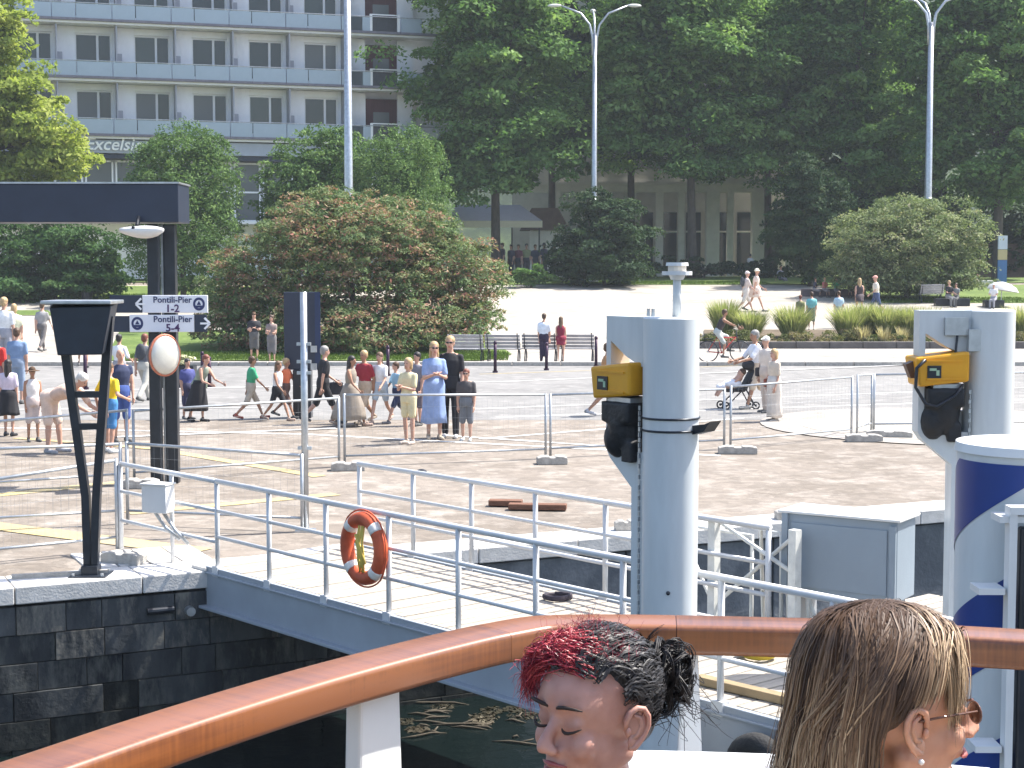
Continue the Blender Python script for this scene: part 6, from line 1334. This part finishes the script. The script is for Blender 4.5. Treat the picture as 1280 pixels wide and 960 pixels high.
def girl_head(root, b, q, Mh):
    k = 1.03; face(b, q, k, Mh); ex = MB()
    for s in (-1, 1): ear(ex, q, k, s)
    ex.cur = 1
    for s in (-1, 1):   # lowered lids: lash line and brow
        ex.path([q(s * (.031 + .017 * t), -.0865 + .007 * t * t * (1.6 if t > 0 else 1) - .0015, .0065 - .004 * (1 - t * t) + .002 * t) for t in (-1, -.6, -.2, .2, .6, 1.1)], [.0012, .0023, .0028, .0028, .0024, .0010], 6)
        ex.path([q(s * (.032 + .023 * t), -.0905 + .0085 * (t + .25) ** 2, .0375 + .005 * (1 - t * t) + .001 * t) for t in (-1, -.6, -.2, .2, .6, 1)], [.0022, .0034, .0034, .003, .0024, .0010], 6)
    ex.cur = 2
    ex.path([q(.026 * t, -.0935 + .010 * t * t, -.0515 + .003 * (1 - abs(t)) * (1 if abs(t) > .1 else .6)) for t in (-1, -.5, -.12, 0, .12, .5, 1)], [.001, .0032, .0040, .0036, .0040, .0032, .001], 8); ex.path([q(.025 * t, -.0925 + .011 * t * t, -.0600 - .002 * (1 - t * t)) for t in (-1, -.5, 0, .5, 1)], [.001, .005, .0062, .005, .001], 8)
    # hair
    rg = np.random.default_rng(12)
    c0 = np.array(q(0, .014, .040)); B = np.array([list(np.array(q(*e)) - np.array(q(0, 0, 0))) for e in ((1, 0, 0), (0, 1, 0), (0, 0, 1))]); B /= np.linalg.norm(B, axis=1)[:, None]
    L2 = lambda a: c0 + np.asarray(a) @ B
    cp_ = MB(); 
    cp_.ell(Vector(L2((0, .016, .016))), (.079, .094, .088), 24, 16, Mh); cp_.ell(Vector(L2((0, .045, -.045))), (.068, .058, .06), 16, 12, Mh)
    remesh(cp_.build('hair_base', hairm((.014, .012, .013)), root), .006, 2)
    # curls combed back into the knot, gathered in wavy locks
    BH = strandmat('black_hair', [(0, (.010, .009, .010)), (.7, (.026, .023, .024)), (1, (.085, .08, .075))], .45)
    rad = np.array([.083, .102, .095]); bun = np.array([.0, .126, -.022]); NL = 760; per = 8; N = NL * per
    th = rg.uniform(-1, 1, NL) * 2.7; el = np.arcsin(rg.uniform(-.62, 1, NL))
    roots = np.stack([np.sin(th) * np.cos(el), -np.cos(th) * np.cos(el), np.sin(el)], 1)
    keep = ~((roots[:, 1] < -.38) & (roots[:, 2] < .46)) & ~((roots[:, 1] < .30) & (roots[:, 2] < -.14 - .80 * roots[:, 1])); roots = roots[keep]; NL = len(roots); N = NL * per
    lk = np.repeat(np.arange(NL), per); ro = roots[lk] + rg.normal(size=(N, 3)) * .035; ro /= np.linalg.norm(ro, axis=1)[:, None]
    bd_ = bun / rad; bd_ /= np.linalg.norm(bd_); n_ = 18; t = np.linspace(0, 1, n_)[None, :, None]
    ln = (rg.uniform(.6, 1.0, NL)[lk] * rg.uniform(.85, 1.1, N))[:, None, None].clip(0, 1); d = ro[:, None] * (1 - t * ln) + bd_[None, None] * t * ln; d /= np.linalg.norm(d, axis=2)[..., None]
    ph = rg.uniform(0, 6.28, (NL, 1))[lk] + rg.normal(size=(N, 1)) * .35; fr_ = rg.uniform(8, 17, (NL, 1))[lk]; am = rg.uniform(.005, .012, (NL, 1))[lk]; tt = t[0, :, 0][None]
    side = np.cross(d, bd_[None, None]); side /= np.linalg.norm(side, axis=2)[..., None] + 1e-6
    hgt = 1.0 + rg.uniform(.0, .10, (NL, 1))[lk] + rg.uniform(-.02, .03, (N, 1)) + .065 * np.sin(fr_ * tt + ph + 1.5) * np.clip(tt * 5, 0, 1)
    pth = d * hgt[..., None] * rad + side * (am * np.cos(fr_ * tt + ph))[..., None]
    ribbons('curls', L2(pth.reshape(-1, 3)).reshape(N, n_, 3), rg.uniform(.0006, .0014, N), BH, root, (.6 * rg.random(NL)[lk] + .4 * rg.random(N)), c0)
    # knot of looping locks
    NL = 95; per = 8; N = NL * per; n_ = 16; lk = np.repeat(np.arange(NL), per); a0 = rg.uniform(0, 6.28, NL)[lk] + rg.normal(size=N) * .06
    tl = rg.normal(size=(NL, 3)) + np.array([1.2, 0, 0]) * rg.choice((-1, 1), (NL, 1)); tl /= np.linalg.norm(tl, axis=1)[:, None]; u = np.cross(tl, rg.normal(size=(NL, 3))); u /= np.linalg.norm(u, axis=1)[:, None]; v = np.cross(tl, u)
    ang_ = a0[:, None] + np.linspace(0, 3.6, n_)[None]; R0 = (rg.uniform(.020, .052, NL)[lk] + rg.normal(size=N) * .0022)[:, None] * (1 + .22 * np.sin(3 * ang_ + 1))
    cen = (bun + np.array([0, .026, .014]) + rg.normal(size=(NL, 3)) * np.array([.010, .008, .012]))[lk] + rg.normal(size=(N, 3)) * .0018
    pth = cen[:, None] + u[lk][:, None] * (R0 * np.cos(ang_))[..., None] + v[lk][:, None] * (R0 * np.sin(ang_))[..., None] * .85
    strands('hair_knot', L2(pth.reshape(-1, 3)).reshape(N, n_, 3), rg.uniform(.0007, .0014, N), BH, root, .8 * rg.random(NL)[lk])
    kb_ = MB().ell(Vector(L2(bun + np.array([0, .022, .012]))), (.034, .03, .034), 12, 8); kb_.build('knot_core', hairm((.014, .012, .013)), root, smooth=True)
    # loose wisps hanging from the knot
    N = 60; st_ = bun + np.array([0, .03, 0]) + rg.normal(size=(N, 3)) * .02; tt = np.linspace(0, 1, 16); dr = rg.normal(size=(N, 3)) * np.array([.03, .02, .02]) + np.array([.01, .035, -.05])
    pth = st_[:, None] + dr[:, None] * tt[None, :, None] + (.012 * np.sin(tt[None] * rg.uniform(6, 12, (N, 1)) + rg.uniform(0, 6, (N, 1))))[..., None] * rg.normal(size=(N, 1, 3))
    strands('wisps', L2(pth.reshape(-1, 3)).reshape(N, 16, 3), .0008, bpy.data.materials['black_hair'], root, rg.random(N))
    # red forelock swept forward and down the far temple
    REDH = strandmat('red_hair', [(0, (.09, .006, .018)), (.5, (.30, .02, .045)), (1, (.62, .13, .13))], .35); N = 1300; n_ = 13; tt = np.linspace(0, 1, n_)[None]
    s0 = np.stack([rg.uniform(-.052, .046, N), rg.uniform(-.075, -.020, N), np.zeros(N)], 1); s0[:, 2] = .097 * np.sqrt(np.clip(1 - (s0[:, 0] / .083) ** 2 - (s0[:, 1] / .102) ** 2, .1, 1))
    lenf = rg.uniform(.35, 1, N)[:, None]
    e1 = np.array([-.052, -.094, .074]) + rg.normal(size=(N, 3)) * np.array([.012, .010, .010]); e2 = np.array([-.082, -.078, .030]) + rg.normal(size=(N, 3)) * np.array([.010, .012, .018]); e3 = np.array([-.074, -.080, -.006]) + rg.normal(size=(N, 3)) * np.array([.012, .010, .016])
    up_ = s0 + np.array([-.012, -.016, .014])
    def bez(P_, t):
        P_ = [p[:, None] for p in P_]; t = t[..., None]
        while len(P_) > 1: P_ = [a * (1 - t) + c * t for a, c in zip(P_, P_[1:])]
        return P_[0]
    T_ = tt * lenf; pth = bez([s0, up_, e1, e2, e3], T_); cu = rg.uniform(10, 22, (N, 1)); p_ = rg.uniform(0, 6.28, (N, 1))
    lk = rg.integers(0, 60, N); cu = rg.uniform(7, 15, 60)[lk][:, None]; p_ = rg.uniform(0, 6.28, 60)[lk][:, None] + .3 * p_ / 6.28; dv = rg.normal(size=(60, 1, 3))[lk]; pth += (.006 * np.sin(cu * tt + p_))[..., None] * dv
    strands('red_forelock', L2(pth.reshape(-1, 3)).reshape(N, n_, 3), rg.uniform(.0005, .0012, N), REDH, root, rg.random(N))
    # fine frizz over the crown
    N = 260; a = rg.uniform(-2.2, 2.2, N); el = rg.uniform(.55, 1.5, N); rt = np.stack([np.sin(a) * np.cos(el), -np.cos(a) * np.cos(el), np.sin(el)], 1) * rad; tt = np.linspace(0, 1, 12)[None]
    dr = rt / np.linalg.norm(rt, axis=1)[:, None] * rg.uniform(.01, .035, (N, 1)) + rg.normal(size=(N, 3)) * .012; pth = rt[:, None] + dr[:, None] * tt[..., None] + (.004 * np.sin(tt * 12 + rg.uniform(0, 6, (N, 1))))[..., None] * rg.normal(size=(N, 1, 3))
    strands('frizz', L2(pth.reshape(-1, 3)).reshape(N, 12, 3), .0004, REDH, root, rg.random(N) * .6)
    # earring
    return ex, [SK_G, LASH, LIPR], facedeform(q, k)
def woman_head(root, b, q, Mh):
    k = 1.0; face(b, q, k, Mh); ex = MB()
    for s in (-1, 1): ear(ex, q, k, s)
    ex.cur = 2; ex.path([q(.025 * t, -.0935 + .010 * t * t, -.0560) for t in (-1, -.5, 0, .5, 1)], [.001, .006, .0075, .006, .001], 8)
    rg = np.random.default_rng(21)
    c0 = np.array(q(0, .014, .040)); B = np.array([list(np.array(q(*e)) - np.array(q(0, 0, 0))) for e in ((1, 0, 0), (0, 1, 0), (0, 0, 1))]); B /= np.linalg.norm(B, axis=1)[:, None]
    L2 = lambda a: c0 + np.asarray(a) @ B
    cp_ = MB(); cp_.ell(Vector(L2((0, .020, .016))), (.081, .101, .096), 24, 16, Mh); cp_.ell(Vector(L2((0, .068, -.055))), (.066, .055, .07), 16, 12, Mh); cp_.cap(Vector(L2((0, .07, -.10))), Vector(L2((0, .095, -.40))), .058, .05)
    remesh(cp_.build('hair_base', hairm((.07, .042, .026)), root), .006, 2)
    HM = strandmat('streaked_blond_hair', [(0, (.035, .020, .013)), (.35, (.085, .048, .029)), (.6, (.19, .115, .065)), (.85, (.38, .26, .155)), (1, (.56, .42, .27))], .55)
    def fall(N, phi, length, lock, drift, start_y, r0, spread=.02, tw=None):
        """locks of hair leaving the parting and running down the head at angle phi (0 face, 90 side, 180 back)"""
        n_ = 15; lk = rg.integers(0, lock, N); lphi = rg.uniform(phi[0], phi[1], lock); lt = rg.beta(.7, .7, lock); lam = rg.uniform(0, 6.28, lock)
        ph0 = np.radians(lphi[lk] + rg.normal(size=N) * 2.2); sgn = tw
        ty = start_y + rg.uniform(-.06, .05, N); u = np.linspace(0, 1, n_)[None]
        Ls = rg.uniform(length[0], length[1], lock)[lk] * rg.uniform(.88, 1.05, N)
        s_ = u * Ls[:, None]; arc = .150
        a = np.clip(s_ / arc, 0, 1) * (math.pi / 2); hang = np.clip(s_ - arc, 0, None)
        ph = ph0[:, None] + np.radians(drift) * np.clip(s_ / .20, 0, 1) ** 1.3
        lift = 1 + rg.uniform(0, .10, (N, 1)) + .05 * lt[lk][:, None]
        x = .088 * np.sin(a) * np.sin(ph) * lift * sgn; y = .018 + (-.108 * np.sin(a) * np.cos(ph)) * lift + ty[:, None] * (1 - np.sin(a)) ; z = .012 + .098 * np.cos(a) * lift * np.sqrt(np.clip(1 - (ty[:, None] / .115) ** 2 * (1 - np.sin(a)), .2, 1)) - hang
        out = hang * (.10 + spread * 0) ; x += sgn * np.sin(ph) * out * .35; y += -np.cos(ph) * out * .5 + hang * .10
        wv = .006 * np.sin(s_ * 24 + lam[lk][:, None]) * np.clip(hang / .08, 0, 1); x += wv * .6; y += wv
        nz_ = rg.normal(size=(N, 1)) * .003; x += nz_; y += rg.normal(size=(N, 1)) * .004
        pth = np.stack([x, y, z], 2)
        ti = np.clip(.75 * lt[lk] + .25 * rg.random(N), 0, 1)
        return pth, ti
    allp, allt = [], []
    for N, phi, ln, lock, drift, sy, tw in ((1300, (100, 180), (.42, .60), 40, 4, .0, 1), (1100, (90, 112), (.42, .60), 16, 14, .0, -1), (5600, (112, 180), (.42, .62), 70, 6, .01, -1), (600, (55, 100), (.34, .56), 24, 32, -.02, 1), (3300, (70, 112), (.40, .60), 34, 52, -.01, -1),
                                            (420, (24, 58), (.17, .27), 14, 4, -.05, 1), (800, (20, 52), (.15, .225), 13, -4, -.055, -1), (600, (46, 72), (.12, .185), 12, 30, -.04, -1)):
        p_, t_ = fall(N, phi, ln, lock, drift, sy, 0, tw=tw); allp.append(p_); allt.append(t_)
    pth = np.vstack(allp); ti = np.concatenate(allt); N = len(pth)
    ribbons('long_hair', L2(pth.reshape(-1, 3)).reshape(N, 15, 3), rg.uniform(.0005, .0012, N), HM, root, np.clip(ti[:, None] * (.30 + .85 * np.clip(np.linspace(0, 1, 15) * 2.0, 0, 1))[None], 0, 1), c0 + np.array([0, 0, -.02]))
    # sunglasses, clip, ear stud
    t = MB()
    for s in (-1, 1): t.ell(q(s * .034, -.096, .010), (.023, .004, .016), 14, 8, Mh); t.path([q(s * .058, -.088, .018), q(s * .080, -.03, .018), q(s * .082, .012, .012)], .0017, 6)
    t.path([q(-.010, -.104, .014), q(0, -.107, .018), q(.010, -.104, .014)], .0025, 6); t.build('sunglasses', mat('amber_lens', (.10, .045, .03), .12, var=.2), root, smooth=True)
    for s in (-1, 1): MB().ell(q(s * .087, .002, -.041), .0042, 10, 8).build('ear_stud', mat('pearl', (.75, .72, .68), .15), root, smooth=True)
    MB().ell(Vector(L2((.098, .035, .035))), (.006, .014, .012), 10, 8, Mh).ell(Vector(L2((.1, .045, .042))), (.006, .010, .010), 10, 8, Mh).build('hair_clip', mat('clear_clip', (.6, .6, .62), .1, var=.05, trans=.4), root, smooth=True)
    return ex, [SK_W, LASH, LIP], facedeform(q, k)
POSES['seat_g'] = dict(POSES['sit'], lean=8, sit=.27); POSES['seat_w'] = dict(POSES['sit'], lean=2, sit=.27)
W(750, 0, 100, -47, 'seat_g', 'young woman with black curly knot and red forelock looking down', top=(.05, .05, .06), bot=(.06, .07, .10), leg=1, fem=True, hero=girl_head, head_at=at(741, 897, 2.5), Y=2.5, H=1.75, vox=.0062, shoe=(.5, .5, .5))
W(1115, 0, 100, 98, 'seat_w', 'woman with long streaked blond hair and sunglasses at the rail', top=(.55, .52, .50), sleeve=.3, bot=(.3, .3, .34), leg=1, fem=True, hero=woman_head, head_at=at(1124, 893, 2.2), Y=2.2, H=1.70, vox=.0062, shoe=(.5, .5, .5))
# ================================================================ summer haze
hz_m = bpy.data.materials.new('summer_haze'); hz_m.use_nodes = True; n, l = hz_m.node_tree.nodes, hz_m.node_tree.links; n.remove(n['Principled BSDF'])
pv = n.new('ShaderNodeVolumePrincipled'); pv.inputs['Color'].default_value = (.85, .92, 1, 1); pv.inputs['Density'].default_value = .0004; pv.inputs['Anisotropy'].default_value = 0.0
l.new(pv.outputs[0], n['Material Output'].inputs['Volume'])
hb_ = MB().box((0, 190, 34), (660, 540, 74)).build('haze', hz_m); kind(hb_, 'stuff', 'thin pale summer haze over quay and park')
finish_jobs()
